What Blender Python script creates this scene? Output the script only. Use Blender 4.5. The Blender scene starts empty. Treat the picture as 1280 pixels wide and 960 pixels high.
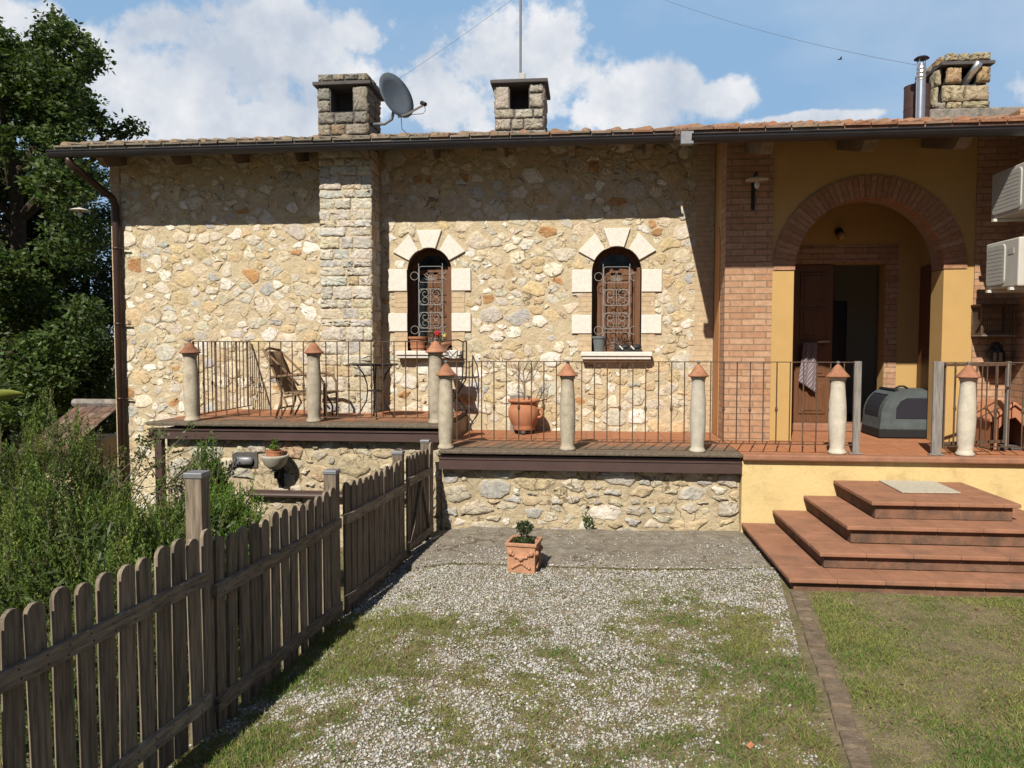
import bpy, math, random
import numpy as np
from math import sin, cos, pi, radians, sqrt, atan2
from mathutils import Vector, Matrix, noise as mnoise

random.seed(7); np.random.seed(7)
scene = bpy.context.scene
COL = scene.collection

# ------------------------------------------------------------------ camera
F, YAW, PITCH, H = 960.0, radians(5.6), radians(3.0), 1.95
cam = bpy.data.cameras.new('camera'); camo = bpy.data.objects.new('camera', cam); COL.objects.link(camo)
cam.sensor_width = 36; cam.lens = 36*F/1280; cam.clip_end = 3000; cam.clip_start = .05
camo.location = (0, 0, H); camo.rotation_euler = (pi/2-PITCH, 0, YAW)
scene.camera = camo
_fw = Vector((-sin(YAW)*cos(PITCH), cos(YAW)*cos(PITCH), -sin(PITCH)))
_rt = Vector((cos(YAW), sin(YAW), 0)); _up = _rt.cross(_fw)
def ray(px, py): return _fw*F+_rt*(px-640)+_up*(480-py)
def PY(px, py, y):                    # surveyed point of the photo on the plane y = const
    r = ray(px, py); return Vector((0, 0, H))+r*(y/r.y)
def PZ(px, py, z):
    r = ray(px, py); return Vector((0, 0, H))+r*((z-H)/r.z)

# ------------------------------------------------------------------ light
SUN = Vector((-.28, -1, .97)).normalized()
EL = math.asin(SUN.z); AZ = atan2(SUN.x, SUN.y)
world = bpy.data.worlds.new('World'); scene.world = world; world.use_nodes = True
sl = bpy.data.lights.new('sun', 'SUN'); so = bpy.data.objects.new('sun', sl); COL.objects.link(so)
sl.energy = 5.0; sl.angle = radians(.5); sl.color = (1, .93, .80)
so.rotation_euler = SUN.to_track_quat('Z', 'Y').to_euler(); so.location = (-6, -14, 18)
scene.view_settings.view_transform = 'Standard'; scene.view_settings.look = 'None'
scene.view_settings.exposure = 0.6; scene.view_settings.gamma = 1
scene.view_settings.use_curve_mapping = False

def build_world():
    nt = world.node_tree; N = nt.nodes; L = nt.links; N.clear()
    out = N.new('ShaderNodeOutputWorld'); bg = N.new('ShaderNodeBackground')
    sky = N.new('ShaderNodeTexSky'); sky.sky_type = 'NISHITA'; sky.sun_disc = False
    sky.sun_elevation = EL; sky.sun_rotation = AZ
    sky.air_density = .6; sky.dust_density = .1; sky.ozone_density = 1.5
    tc = N.new('ShaderNodeTexCoord')
    def math_(op, a, b=None, c=None):
        n = N.new('ShaderNodeMath'); n.operation = op
        for i, v in enumerate((a, b, c)):
            if v is None: continue
            if isinstance(v, (int, float)): n.inputs[i].default_value = v
            else: L.new(v, n.inputs[i])
        return n.outputs[0]
    def vmath(op, a, b):
        n = N.new('ShaderNodeVectorMath'); n.operation = op
        L.new(a, n.inputs[0])
        if isinstance(b, (tuple, list, Vector)): n.inputs[1].default_value = b
        else: L.new(b, n.inputs[1])
        return n
    d = tc.outputs['Generated']
    blobs = [(225, 110, 180, 100), (330, 60, 150, 75), (300, 150, 190, 50), (430, 120, 70, 75), (205, 40, 60, 45), (445, 40, 45, 36),
             (640, 95, 100, 72), (560, 130, 80, 60), (690, 60, 60, 65), (790, 130, 85, 48), (830, 120, 50, 34),
             (905, 124, 42, 22), (1030, 148, 60, 7), (70, 60, 110, 60), (1000, 150, 70, 8),
             (-250, 100, 170, 120), (1750, 60, 240, 140)]
    acc = None
    for (px, py, rx, ry) in blobs:
        c = ray(px, py).normalized(); s = F/((ray(px, py)).length)
        dv = vmath('SUBTRACT', d, c).outputs[0]
        # tangent axes at that direction
        a = Vector((0, 0, 1)).cross(c).normalized(); b = c.cross(a)
        u = vmath('DOT_PRODUCT', dv, a*(F/rx)*1.0).outputs['Value']
        v = vmath('DOT_PRODUCT', dv, b*(F/ry)*1.0).outputs['Value']
        r2 = math_('ADD', math_('MULTIPLY', u, u), math_('MULTIPLY', v, v))
        f = math_('SUBTRACT', 1.0, math_('SQRT', r2))
        acc = f if acc is None else math_('MAXIMUM', acc, f)
    nz = N.new('ShaderNodeTexNoise'); nz.inputs['Scale'].default_value = 9; nz.inputs['Detail'].default_value = 9
    nz.inputs['Roughness'].default_value = .62; L.new(d, nz.inputs['Vector'])
    g = math_('ADD', math_('MULTIPLY', acc, .75), math_('MULTIPLY', math_('SUBTRACT', nz.outputs['Fac'], .5), 2.6))
    mr = N.new('ShaderNodeMapRange'); mr.interpolation_type = 'SMOOTHSTEP'
    L.new(g, mr.inputs['Value']); mr.inputs['From Min'].default_value = -.06; mr.inputs['From Max'].default_value = .30
    # thin veil
    nz3 = N.new('ShaderNodeTexNoise'); nz3.inputs['Scale'].default_value = 3.0; nz3.inputs['Detail'].default_value = 6
    mp = N.new('ShaderNodeMapping'); mp.inputs['Scale'].default_value = (1, 1, 3.0); L.new(d, mp.inputs[0]); L.new(mp.outputs[0], nz3.inputs['Vector'])
    veil = N.new('ShaderNodeMapRange'); L.new(nz3.outputs['Fac'], veil.inputs['Value'])
    veil.inputs['From Min'].default_value = .42; veil.inputs['From Max'].default_value = .75; veil.inputs['To Max'].default_value = .38
    alpha = math_('MAXIMUM', mr.outputs[0], veil.outputs[0])
    # cloud tone: white tops and greyer bellies
    nz2 = N.new('ShaderNodeTexNoise'); nz2.inputs['Scale'].default_value = 6; nz2.inputs['Detail'].default_value = 7; nz2.inputs['Roughness'].default_value = .6
    of = vmath('ADD', d, (3.1, 1.7, .06)); L.new(of.outputs[0], nz2.inputs['Vector'])
    cr = N.new('ShaderNodeValToRGB'); L.new(nz2.outputs['Fac'], cr.inputs[0])
    cr.color_ramp.elements[0].position = .36; cr.color_ramp.elements[0].color = (.56, .63, .74, 1)
    cr.color_ramp.elements[1].position = .60; cr.color_ramp.elements[1].color = (.93, .94, .96, 1)
    sk = N.new('ShaderNodeMixRGB'); sk.blend_type = 'MULTIPLY'; sk.inputs[0].default_value = 1
    sk.inputs[2].default_value = (1.0, 1.0, 1.0, 1); L.new(sky.outputs[0], sk.inputs[1])
    # bright summer haze over the northern half of the sky, away from the sun
    sy = N.new('ShaderNodeSeparateXYZ'); L.new(d, sy.inputs[0])
    fm = N.new('ShaderNodeMapRange'); fm.interpolation_type = 'SMOOTHSTEP'; L.new(sy.outputs['Y'], fm.inputs['Value'])
    fm.inputs['From Min'].default_value = -.1; fm.inputs['From Max'].default_value = .6; fm.inputs['To Max'].default_value = .85
    hz = N.new('ShaderNodeMixRGB'); L.new(fm.outputs[0], hz.inputs[0]); L.new(sk.outputs[0], hz.inputs[1]); hz.inputs[2].default_value = (.205/.056, .34/.056, .51/.056, 1)
    mul = N.new('ShaderNodeMixRGB'); mul.blend_type = 'MULTIPLY'; mul.inputs[0].default_value = 1
    k = .63/.056; mul.inputs[2].default_value = (k, k, k, 1); L.new(cr.outputs[0], mul.inputs[1])
    mix = N.new('ShaderNodeMixRGB'); L.new(alpha, mix.inputs[0]); L.new(hz.outputs[0], mix.inputs[1]); L.new(mul.outputs[0], mix.inputs[2])
    bg.inputs['Strength'].default_value = .056
    L.new(mix.outputs[0], bg.inputs['Color']); L.new(bg.outputs[0], out.inputs['Surface'])
build_world()

# ------------------------------------------------------------------ materials
KA = .66                                  # base colours below are for exposure 0; kept real-world dark here
def mat(name, col=(.5, .5, .5), rough=.8, metal=0.0, nscale=0, namp=.25, bump=0, bscale=60, col2=None, attr=False,
        stretch=(1, 1, 1), spec=.3, dirt=None, objrand=0.0, detail=6, crack=0):
    m = bpy.data.materials.new(name); m.use_nodes = True
    k = KA if metal < .6 else 1.0; col = tuple(q*k for q in col); col2 = col2 and tuple(q*k for q in col2)
    if dirt: dirt = (*dirt[:3], tuple(q*k for q in dirt[3]), *dirt[4:])
    nt = m.node_tree; N = nt.nodes; L = nt.links; b = N['Principled BSDF']
    b.inputs['Roughness'].default_value = rough; b.inputs['Metallic'].default_value = metal
    b.inputs['Specular IOR Level'].default_value = spec
    tc = N.new('ShaderNodeTexCoord'); mp = N.new('ShaderNodeMapping'); mp.inputs['Scale'].default_value = stretch
    L.new(tc.outputs['Object'], mp.inputs[0]); vec = mp.outputs[0]
    if objrand:
        oi = N.new('ShaderNodeObjectInfo'); ad = N.new('ShaderNodeVectorMath'); ad.operation = 'MULTIPLY_ADD'
        L.new(oi.outputs['Random'], ad.inputs[0]); ad.inputs[1].default_value = (31, 17, 23); L.new(vec, ad.inputs[2]); vec = ad.outputs[0]
    if attr:
        a = N.new('ShaderNodeAttribute'); a.attribute_name = 'Col'; sk = N.new('ShaderNodeVectorMath'); sk.operation = 'SCALE'; sk.inputs['Scale'].default_value = KA; L.new(a.outputs['Color'], sk.inputs[0]); c = sk.outputs[0]
    else:
        r = N.new('ShaderNodeRGB'); r.outputs[0].default_value = (*col, 1); c = r.outputs[0]
    if nscale:
        nz = N.new('ShaderNodeTexNoise'); nz.inputs['Scale'].default_value = nscale; nz.inputs['Detail'].default_value = detail
        nz.inputs['Roughness'].default_value = .65
        L.new(vec, nz.inputs['Vector'])
        if col2 is not None:
            cr = N.new('ShaderNodeValToRGB'); L.new(nz.outputs['Fac'], cr.inputs[0])
            cr.color_ramp.elements[0].position = .5-namp; cr.color_ramp.elements[0].color = (0, 0, 0, 1)
            cr.color_ramp.elements[1].position = .5+namp; cr.color_ramp.elements[1].color = (1, 1, 1, 1)
            mx = N.new('ShaderNodeMixRGB'); L.new(cr.outputs[0], mx.inputs[0]); L.new(c, mx.inputs[1]); mx.inputs[2].default_value = (*col2, 1)
            c = mx.outputs[0]
        else:
            mr = N.new('ShaderNodeMapRange'); L.new(nz.outputs['Fac'], mr.inputs['Value'])
            mr.inputs['From Min'].default_value = .25; mr.inputs['From Max'].default_value = .75
            mr.inputs['To Min'].default_value = 1-namp; mr.inputs['To Max'].default_value = 1+namp
            mx = N.new('ShaderNodeVectorMath'); mx.operation = 'SCALE'; L.new(c, mx.inputs[0]); L.new(mr.outputs[0], mx.inputs['Scale'])
            c = mx.outputs[0]
    if dirt:   # (scale, lo, hi, colour)
        nz = N.new('ShaderNodeTexNoise'); nz.inputs['Scale'].default_value = dirt[0]; nz.inputs['Detail'].default_value = 8; nz.inputs['Roughness'].default_value = .7
        L.new(tc.outputs['Object'] if not objrand else vec, nz.inputs['Vector'])
        mr = N.new('ShaderNodeMapRange'); L.new(nz.outputs['Fac'], mr.inputs['Value'])
        mr.inputs['From Min'].default_value = dirt[1]; mr.inputs['From Max'].default_value = dirt[2]
        mx = N.new('ShaderNodeMixRGB'); L.new(mr.outputs[0], mx.inputs[0]); L.new(c, mx.inputs[1]); mx.inputs[2].default_value = (*dirt[3], 1)
        c = mx.outputs[0]
    if crack:
        vz = N.new('ShaderNodeTexVoronoi'); vz.feature = 'DISTANCE_TO_EDGE'; vz.inputs['Scale'].default_value = crack
        nw = N.new('ShaderNodeTexNoise'); nw.inputs['Scale'].default_value = crack*1.3; nw.inputs['Detail'].default_value = 5; L.new(vec, nw.inputs['Vector'])
        wm = N.new('ShaderNodeVectorMath'); wm.operation = 'MULTIPLY_ADD'; L.new(nw.outputs['Color'], wm.inputs[0]); wm.inputs[1].default_value = (.9/crack,)*3; L.new(vec, wm.inputs[2]); L.new(wm.outputs[0], vz.inputs['Vector'])
        nm = N.new('ShaderNodeTexNoise'); nm.inputs['Scale'].default_value = crack*.55; nm.inputs['Detail'].default_value = 3; L.new(vec, nm.inputs['Vector'])
        wd = N.new('ShaderNodeMapRange'); L.new(nm.outputs['Fac'], wd.inputs['Value']); wd.inputs['From Min'].default_value = .5; wd.inputs['From Max'].default_value = .7; wd.inputs['To Min'].default_value = 0; wd.inputs['To Max'].default_value = .05
        lt = N.new('ShaderNodeMath'); lt.operation = 'LESS_THAN'; L.new(vz.outputs['Distance'], lt.inputs[0]); L.new(wd.outputs[0], lt.inputs[1])
        lm = N.new('ShaderNodeMath'); lm.operation = 'MULTIPLY'; L.new(lt.outputs[0], lm.inputs[0]); lm.inputs[1].default_value = .72
        mc = N.new('ShaderNodeMixRGB'); L.new(lm.outputs[0], mc.inputs[0]); L.new(c, mc.inputs[1]); mc.inputs[2].default_value = (.085, .06, .035, 1); c = mc.outputs[0]
    if objrand:
        orr = N.new('ShaderNodeMapRange'); L.new(oi.outputs['Random'], orr.inputs['Value']); orr.inputs['To Min'].default_value = .78; orr.inputs['To Max'].default_value = 1.25
        so_ = N.new('ShaderNodeVectorMath'); so_.operation = 'SCALE'; L.new(c, so_.inputs[0]); L.new(orr.outputs[0], so_.inputs['Scale']); c = so_.outputs[0]
    L.new(c, b.inputs['Base Color'])
    if bump:
        nb = N.new('ShaderNodeTexNoise'); nb.inputs['Scale'].default_value = bscale; nb.inputs['Detail'].default_value = 8; nb.inputs['Roughness'].default_value = .65
        L.new(vec, nb.inputs['Vector'])
        bp = N.new('ShaderNodeBump'); bp.inputs['Strength'].default_value = 1; bp.inputs['Distance'].default_value = bump
        L.new(nb.outputs['Fac'], bp.inputs['Height']); L.new(bp.outputs[0], b.inputs['Normal'])
    return m

def brick_mat(name, c1, c2, mortar, bw, bh, ms=.008, offset=.5, bump=.006, bias=0, dirt=None, squash=1, rough=.85):
    c1, c2, mortar = [tuple(q*KA for q in c) for c in (c1, c2, mortar)]
    if dirt: dirt = (*dirt[:3], tuple(q*KA for q in dirt[3]), *dirt[4:])
    m = bpy.data.materials.new(name); m.use_nodes = True
    nt = m.node_tree; N = nt.nodes; L = nt.links; b = N['Principled BSDF']
    b.inputs['Roughness'].default_value = rough; b.inputs['Specular IOR Level'].default_value = .25
    uv = N.new('ShaderNodeUVMap'); uv.uv_map = 'UVMap'
    nzw = N.new('ShaderNodeTexNoise'); nzw.inputs['Scale'].default_value = 9; L.new(uv.outputs[0], nzw.inputs['Vector'])
    ma = N.new('ShaderNodeVectorMath'); ma.operation = 'MULTIPLY_ADD'
    L.new(nzw.outputs['Color'], ma.inputs[0]); ma.inputs[1].default_value = (.008, .008, 0); L.new(uv.outputs[0], ma.inputs[2])
    br = N.new('ShaderNodeTexBrick'); br.inputs['Scale'].default_value = 1; br.inputs['Brick Width'].default_value = bw
    br.inputs['Row Height'].default_value = bh; br.inputs['Mortar Size'].default_value = ms; br.inputs['Mortar Smooth'].default_value = .3
    br.inputs['Bias'].default_value = bias; br.offset = offset
    br.inputs['Color1'].default_value = (*c1, 1); br.inputs['Color2'].default_value = (*c2, 1); br.inputs['Mortar'].default_value = (*mortar, 1)
    L.new(ma.outputs[0], br.inputs['Vector'])
    nz = N.new('ShaderNodeTexNoise'); nz.inputs['Scale'].default_value = 14; nz.inputs['Detail'].default_value = 8; nz.inputs['Roughness'].default_value = .7
    L.new(uv.outputs[0], nz.inputs['Vector'])
    mr = N.new('ShaderNodeMapRange'); L.new(nz.outputs['Fac'], mr.inputs['Value']); mr.inputs['From Min'].default_value = .25; mr.inputs['From Max'].default_value = .75
    mr.inputs['To Min'].default_value = .72; mr.inputs['To Max'].default_value = 1.28
    sc = N.new('ShaderNodeVectorMath'); sc.operation = 'SCALE'; L.new(br.outputs['Color'], sc.inputs[0]); L.new(mr.outputs[0], sc.inputs['Scale'])
    c = sc.outputs[0]
    if dirt:
        nd = N.new('ShaderNodeTexNoise'); nd.inputs['Scale'].default_value = dirt[0]; nd.inputs['Detail'].default_value = 8; nd.inputs['Roughness'].default_value = .7
        L.new(uv.outputs[0], nd.inputs['Vector'])
        h = nd.outputs['Fac']
        if len(dirt) > 4:   # weathered band: (v position, slope) more dirt towards the edge v0
            sx = N.new('ShaderNodeSeparateXYZ'); L.new(uv.outputs[0], sx.inputs[0])
            mb = N.new('ShaderNodeMapRange'); L.new(sx.outputs[dirt[6] if len(dirt) > 6 else 1], mb.inputs['Value'])
            mb.inputs['From Min'].default_value = dirt[4]; mb.inputs['From Max'].default_value = dirt[5]
            mb.inputs['To Min'].default_value = .34; mb.inputs['To Max'].default_value = -.10
            ad = N.new('ShaderNodeMath'); ad.operation = 'ADD'; L.new(h, ad.inputs[0]); L.new(mb.outputs[0], ad.inputs[1]); h = ad.outputs[0]
        md = N.new('ShaderNodeMapRange'); L.new(h, md.inputs['Value']); md.inputs['From Min'].default_value = dirt[1]; md.inputs['From Max'].default_value = dirt[2]
        mx = N.new('ShaderNodeMixRGB'); L.new(md.outputs[0], mx.inputs[0]); L.new(c, mx.inputs[1]); mx.inputs[2].default_value = (*dirt[3], 1)
        c = mx.outputs[0]
    L.new(c, b.inputs['Base Color'])
    inv = N.new('ShaderNodeMath'); inv.operation = 'MULTIPLY_ADD'; L.new(br.outputs['Fac'], inv.inputs[0]); inv.inputs[1].default_value = -1
    n2 = N.new('ShaderNodeMath'); n2.operation = 'MULTIPLY'; L.new(nz.outputs['Fac'], n2.inputs[0]); n2.inputs[1].default_value = .8
    L.new(n2.outputs[0], inv.inputs[2])
    bp = N.new('ShaderNodeBump'); bp.inputs['Distance'].default_value = bump; bp.inputs['Strength'].default_value = 1
    L.new(inv.outputs[0], bp.inputs['Height']); L.new(bp.outputs[0], b.inputs['Normal'])
    return m

def leaf_mat(name, trans=.3, rough=.5):
    m = bpy.data.materials.new(name); m.use_nodes = True
    nt = m.node_tree; N = nt.nodes; L = nt.links; b = N['Principled BSDF']; out = N['Material Output']
    a = N.new('ShaderNodeAttribute'); a.attribute_name = 'Col'
    sk = N.new('ShaderNodeVectorMath'); sk.operation = 'SCALE'; sk.inputs['Scale'].default_value = KA; L.new(a.outputs['Color'], sk.inputs[0]); ac = sk.outputs[0]
    L.new(ac, b.inputs['Base Color']); b.inputs['Roughness'].default_value = rough; b.inputs['Specular IOR Level'].default_value = .25
    t = N.new('ShaderNodeBsdfTranslucent'); hs = N.new('ShaderNodeMixRGB'); hs.blend_type = 'MULTIPLY'; hs.inputs[0].default_value = 1
    hs.inputs[2].default_value = (1.3, 1.5, .6, 1); L.new(ac, hs.inputs[1]); L.new(hs.outputs[0], t.inputs['Color'])
    mx = N.new('ShaderNodeMixShader'); mx.inputs[0].default_value = trans
    L.new(b.outputs[0], mx.inputs[1]); L.new(t.outputs[0], mx.inputs[2]); L.new(mx.outputs[0], out.inputs['Surface'])
    return m

M = {}
M['mortar'] = mat('mortar', (.645, .53, .36), .95, crack=6, nscale=9, namp=.22, bump=.02, bscale=26, dirt=(7, .55, .8, (.36, .27, .16)))
M['stone'] = mat('rubble_stone', attr=True, crack=9, rough=.92, nscale=19, namp=.27, bump=.02, bscale=30, dirt=(13, .54, .68, (.64, .52, .34)), detail=9)
M['mortar_low'] = mat('mortar_low', (.56, .46, .31), .95, crack=6, nscale=3, namp=.3, bump=.03, bscale=18, dirt=(5, .55, .78, (.24, .20, .14)))
M['stone_low'] = mat('base_stone', attr=True, crack=8, rough=.95, nscale=13, namp=.30, bump=.03, bscale=17, dirt=(10, .54, .68, (.52, .42, .28)), detail=9)
M['stone_grey'] = mat('block_stone', attr=True, crack=10, rough=.95, nscale=17, namp=.28, bump=.03, bscale=22, dirt=(18, .58, .8, (.2, .17, .13)))
M['white_stone'] = mat('white_travertine', (.84, .79, .72), .8, nscale=25, namp=.14, bump=.003, bscale=120, dirt=(45, .66, .76, (.36, .31, .25)))
M['jamb'] = brick_mat('pale_brick', (.64, .49, .33), (.60, .44, .28), (.60, .48, .33), .5, .062, .006)
M['brick'] = brick_mat('thin_brick', (.47, .255, .15), (.58, .36, .23), (.34, .23, .155), .27, .072, .007, dirt=(3, .6, .85, (.52, .36, .24)))
M['voussoir'] = mat('voussoir_brick', attr=True, rough=.9, nscale=20, namp=.25, bump=.006, bscale=40)
M['ochre'] = mat('ochre_plaster', (.60, .385, .15), .9, nscale=1.8, namp=.1, bump=.002, bscale=60)
M['ochre_pale'] = mat('pale_ochre_plaster', (.78, .60, .29), .9, nscale=3, namp=.10, bump=.006, bscale=30, dirt=(4, .52, .82, (.50, .36, .17)))
M['ceiling'] = mat('terracotta_plaster', (.55, .27, .12), .9, nscale=3, namp=.12)
M['tile'] = brick_mat('terracotta_floor_tiles', (.47, .20, .10), (.40, .165, .085), (.27, .17, .11), .30, .15, .006, offset=0, bump=.003, dirt=(5, .50, .74, (.18, .142, .105), 7.95, 9.0))
M['tile_porch'] = brick_mat('porch_floor_tiles', (.50, .215, .105), (.44, .18, .09), (.30, .17, .10), .30, .15, .006, offset=0, bump=.003, dirt=(3, .62, .9, (.30, .18, .11)))
M['grime'] = mat('grimy_mortar_edge', (.17, .135, .10), .95, nscale=24, namp=.5, bump=.012, bscale=60, dirt=(14, .58, .74, (.40, .36, .28)))
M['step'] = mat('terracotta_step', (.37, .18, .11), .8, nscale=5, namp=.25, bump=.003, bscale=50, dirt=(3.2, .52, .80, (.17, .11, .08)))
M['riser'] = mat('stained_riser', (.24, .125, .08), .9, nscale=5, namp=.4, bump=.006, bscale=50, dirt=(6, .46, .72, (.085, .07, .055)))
M['brown_metal'] = mat('brown_painted_metal', (.085, .05, .045), .45, nscale=5, namp=.2, spec=.5)
M['gutter'] = mat('dark_gutter', (.045, .043, .05), .35, metal=.3, nscale=4, namp=.25, spec=.5)
M['pipe'] = mat('copper_brown_pipe', (.075, .045, .038), .4, metal=.3, nscale=4, namp=.25)
M['soffit'] = mat('soffit_boards', (.13, .07, .045), .9, nscale=4, namp=.25)
M['corbel'] = mat('beam_end_wood', (.25, .195, .14), .9, nscale=6, namp=.3, bump=.004)
M['rooftile'] = mat('roof_tiles', attr=True, rough=.92, nscale=9, namp=.35, bump=.008, bscale=40, dirt=(11, .56, .74, (.30, .26, .19)))
M['concrete'] = mat('old_concrete', (.30, .27, .24), .95, nscale=9, namp=.4, bump=.015, bscale=30, dirt=(10, .5, .72, (.10, .095, .09)))
M['slab_dark'] = mat('dark_cap_slab', (.11, .10, .10), .9, nscale=10, namp=.3, bump=.006)
M['black'] = mat('sooty_black', (.012, .012, .013), .9)
M['iron'] = mat('rusty_iron', (.135, .085, .055), .75, metal=.2, nscale=30, namp=.45, objrand=1)
M['iron_black'] = mat('black_iron', (.035, .033, .033), .5, metal=.4, nscale=20, namp=.3)
M['iron_pale'] = mat('pale_grey_iron', (.36, .35, .34), .6, metal=.2, nscale=20, namp=.2)
M['clay'] = mat('weathered_clay', (.46, .40, .31), .95, nscale=16, namp=.28, bump=.006, bscale=70, objrand=1, dirt=(9, .57, .75, (.25, .21, .16)))
M['clay_white'] = mat('whitish_clay', (.60, .55, .46), .9, nscale=14, namp=.2, bump=.004, bscale=70, objrand=1, dirt=(11, .64, .82, (.34, .28, .21)))
M['capclay'] = mat('terracotta_cap', (.36, .165, .095), .9, nscale=14, namp=.4, objrand=1, dirt=(14, .6, .78, (.30, .22, .16)))
M['terracotta'] = mat('terracotta_pot', (.50, .215, .11), .85, nscale=9, namp=.25, bump=.003, bscale=40, dirt=(6, .58, .8, (.52, .33, .22)))
M['terracotta_pale'] = mat('dusty_terracotta', (.55, .29, .175), .9, nscale=12, namp=.25, bump=.006, bscale=40, dirt=(10, .58, .78, (.35, .23, .16)))
M['wood_v'] = mat('weathered_wood_upright', (.25, .20, .15), .9, nscale=6, namp=.75, bump=.005, bscale=14, stretch=(9, 9, .7), objrand=1)
M['wood_h'] = mat('weathered_wood_rail', (.30, .245, .185), .9, nscale=6, namp=.75, bump=.005, bscale=14, stretch=(9, .7, 9), objrand=1)
M['grey_wood'] = mat('grey_weathered_wood', (.27, .25, .23), .9, nscale=6, namp=.5, bump=.004, bscale=14, stretch=(9, 9, .8))
M['zinc'] = mat('zinc_cap', (.30, .31, .34), .5, metal=.5, nscale=10, namp=.2)
M['steel'] = mat('galvanised_steel', (.55, .55, .56), .3, metal=.9, nscale=12, namp=.15)
M['dish'] = mat('grey_dish', (.10, .12, .145), .5, nscale=3, namp=.1)
M['rattan'] = mat('rattan', (.22, .135, .075), .7, nscale=25, namp=.35, bump=.003, bscale=60)
M['ac'] = mat('ac_casing', (.64, .62, .57), .5, nscale=4, namp=.1)
M['ac_panel'] = mat('ac_panel', (.52, .52, .49), .6, nscale=5, namp=.1)
M['door_wood'] = mat('brown_door_wood', (.17, .075, .035), .5, nscale=5, namp=.35, stretch=(9, 9, .8))
M['window_wood'] = mat('window_wood', (.185, .085, .04), .6, nscale=6, namp=.35, stretch=(9, 9, .8))
M['reveal'] = mat('brown_reveal', (.15, .075, .045), .8, nscale=6, namp=.3)
M['glass'] = mat('dark_window_glass', (.015, .017, .018), .06, spec=.5)
M['white'] = mat('white_enamel', (.75, .73, .67), .35)
M['cream_shade'] = mat('cream_lampshade', (.62, .52, .36), .5)
M['amber'] = mat('amber_globe', (.55, .33, .14), .3)
M['soil'] = mat('soil', (.06, .042, .03), 1, nscale=30, namp=.5, bump=.01)
M['leaf'] = leaf_mat('leaf')
M['leaf_dark'] = leaf_mat('leaf_dark', .16)
M['bark'] = mat('bark', (.085, .065, .048), .95, nscale=10, namp=.4, bump=.02, bscale=20)
M['twig'] = mat('grey_twig', (.20, .16, .12), .9, nscale=20, namp=.3)
M['grass'] = leaf_mat('grass_blades', .25, .6)
M['pebble'] = mat('pebbles', attr=True, rough=.9, nscale=60, namp=.2)
M['fabric_grey'] = mat('grey_nylon', (.10, .122, .128), .8, nscale=8, namp=.25, bump=.012, bscale=9)
M['fabric_black'] = mat('black_nylon', (.018, .018, .02), .7)
M['fabric_navy'] = mat('dark_mesh', (.022, .022, .035), .8)
M['bucket'] = mat('grey_plastic', (.17, .19, .20), .5)
M['shoe'] = mat('black_shoe', (.02, .02, .022), .6)
M['red'] = mat('red_petal', (.45, .02, .025), .6)
M['yellow'] = mat('yellow_petal', (.75, .6, .08), .6)
M['mat_pale'] = mat('pale_doormat', (.56, .52, .43), .95, nscale=30, namp=.25, bump=.004, bscale=90)
M['kennel'] = mat('orange_clay_plastic', (.50, .22, .12), .7, nscale=4, namp=.12)
M['cowl'] = mat('brown_cowl', (.10, .055, .05), .55, metal=.2, nscale=8, namp=.3)
M['kerb'] = mat('kerb_stone', (.22, .165, .115), .95, nscale=12, namp=.45, bump=.02, bscale=26, dirt=(8, .56, .76, (.26, .22, .16)))
M['wire'] = mat('black_cable', (.10, .10, .11), .7)

def towel_mat():
    m = bpy.data.materials.new('striped_cloth'); m.use_nodes = True
    nt = m.node_tree; N = nt.nodes; L = nt.links; b = N['Principled BSDF']; b.inputs['Roughness'].default_value = .95
    uv = N.new('ShaderNodeUVMap'); uv.uv_map = 'UVMap'; sx = N.new('ShaderNodeSeparateXYZ'); L.new(uv.outputs[0], sx.inputs[0])
    mu = N.new('ShaderNodeMath'); mu.operation = 'MULTIPLY'; L.new(sx.outputs[0], mu.inputs[0]); mu.inputs[1].default_value = 22
    fr = N.new('ShaderNodeMath'); fr.operation = 'FRACT'; L.new(mu.outputs[0], fr.inputs[0])
    cr = N.new('ShaderNodeValToRGB'); cr.color_ramp.interpolation = 'CONSTANT'; L.new(fr.outputs[0], cr.inputs[0])
    e = cr.color_ramp.elements; e[0].color = (.42, .38, .33, 1); e[1].position = .2; e[1].color = (.035, .045, .11, 1)
    n = e.new(.5); n.color = (.36, .17, .07, 1); n = e.new(.66); n.color = (.07, .08, .16, 1)
    L.new(cr.outputs[0], b.inputs['Base Color']); return m
M['towel'] = towel_mat()

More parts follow.
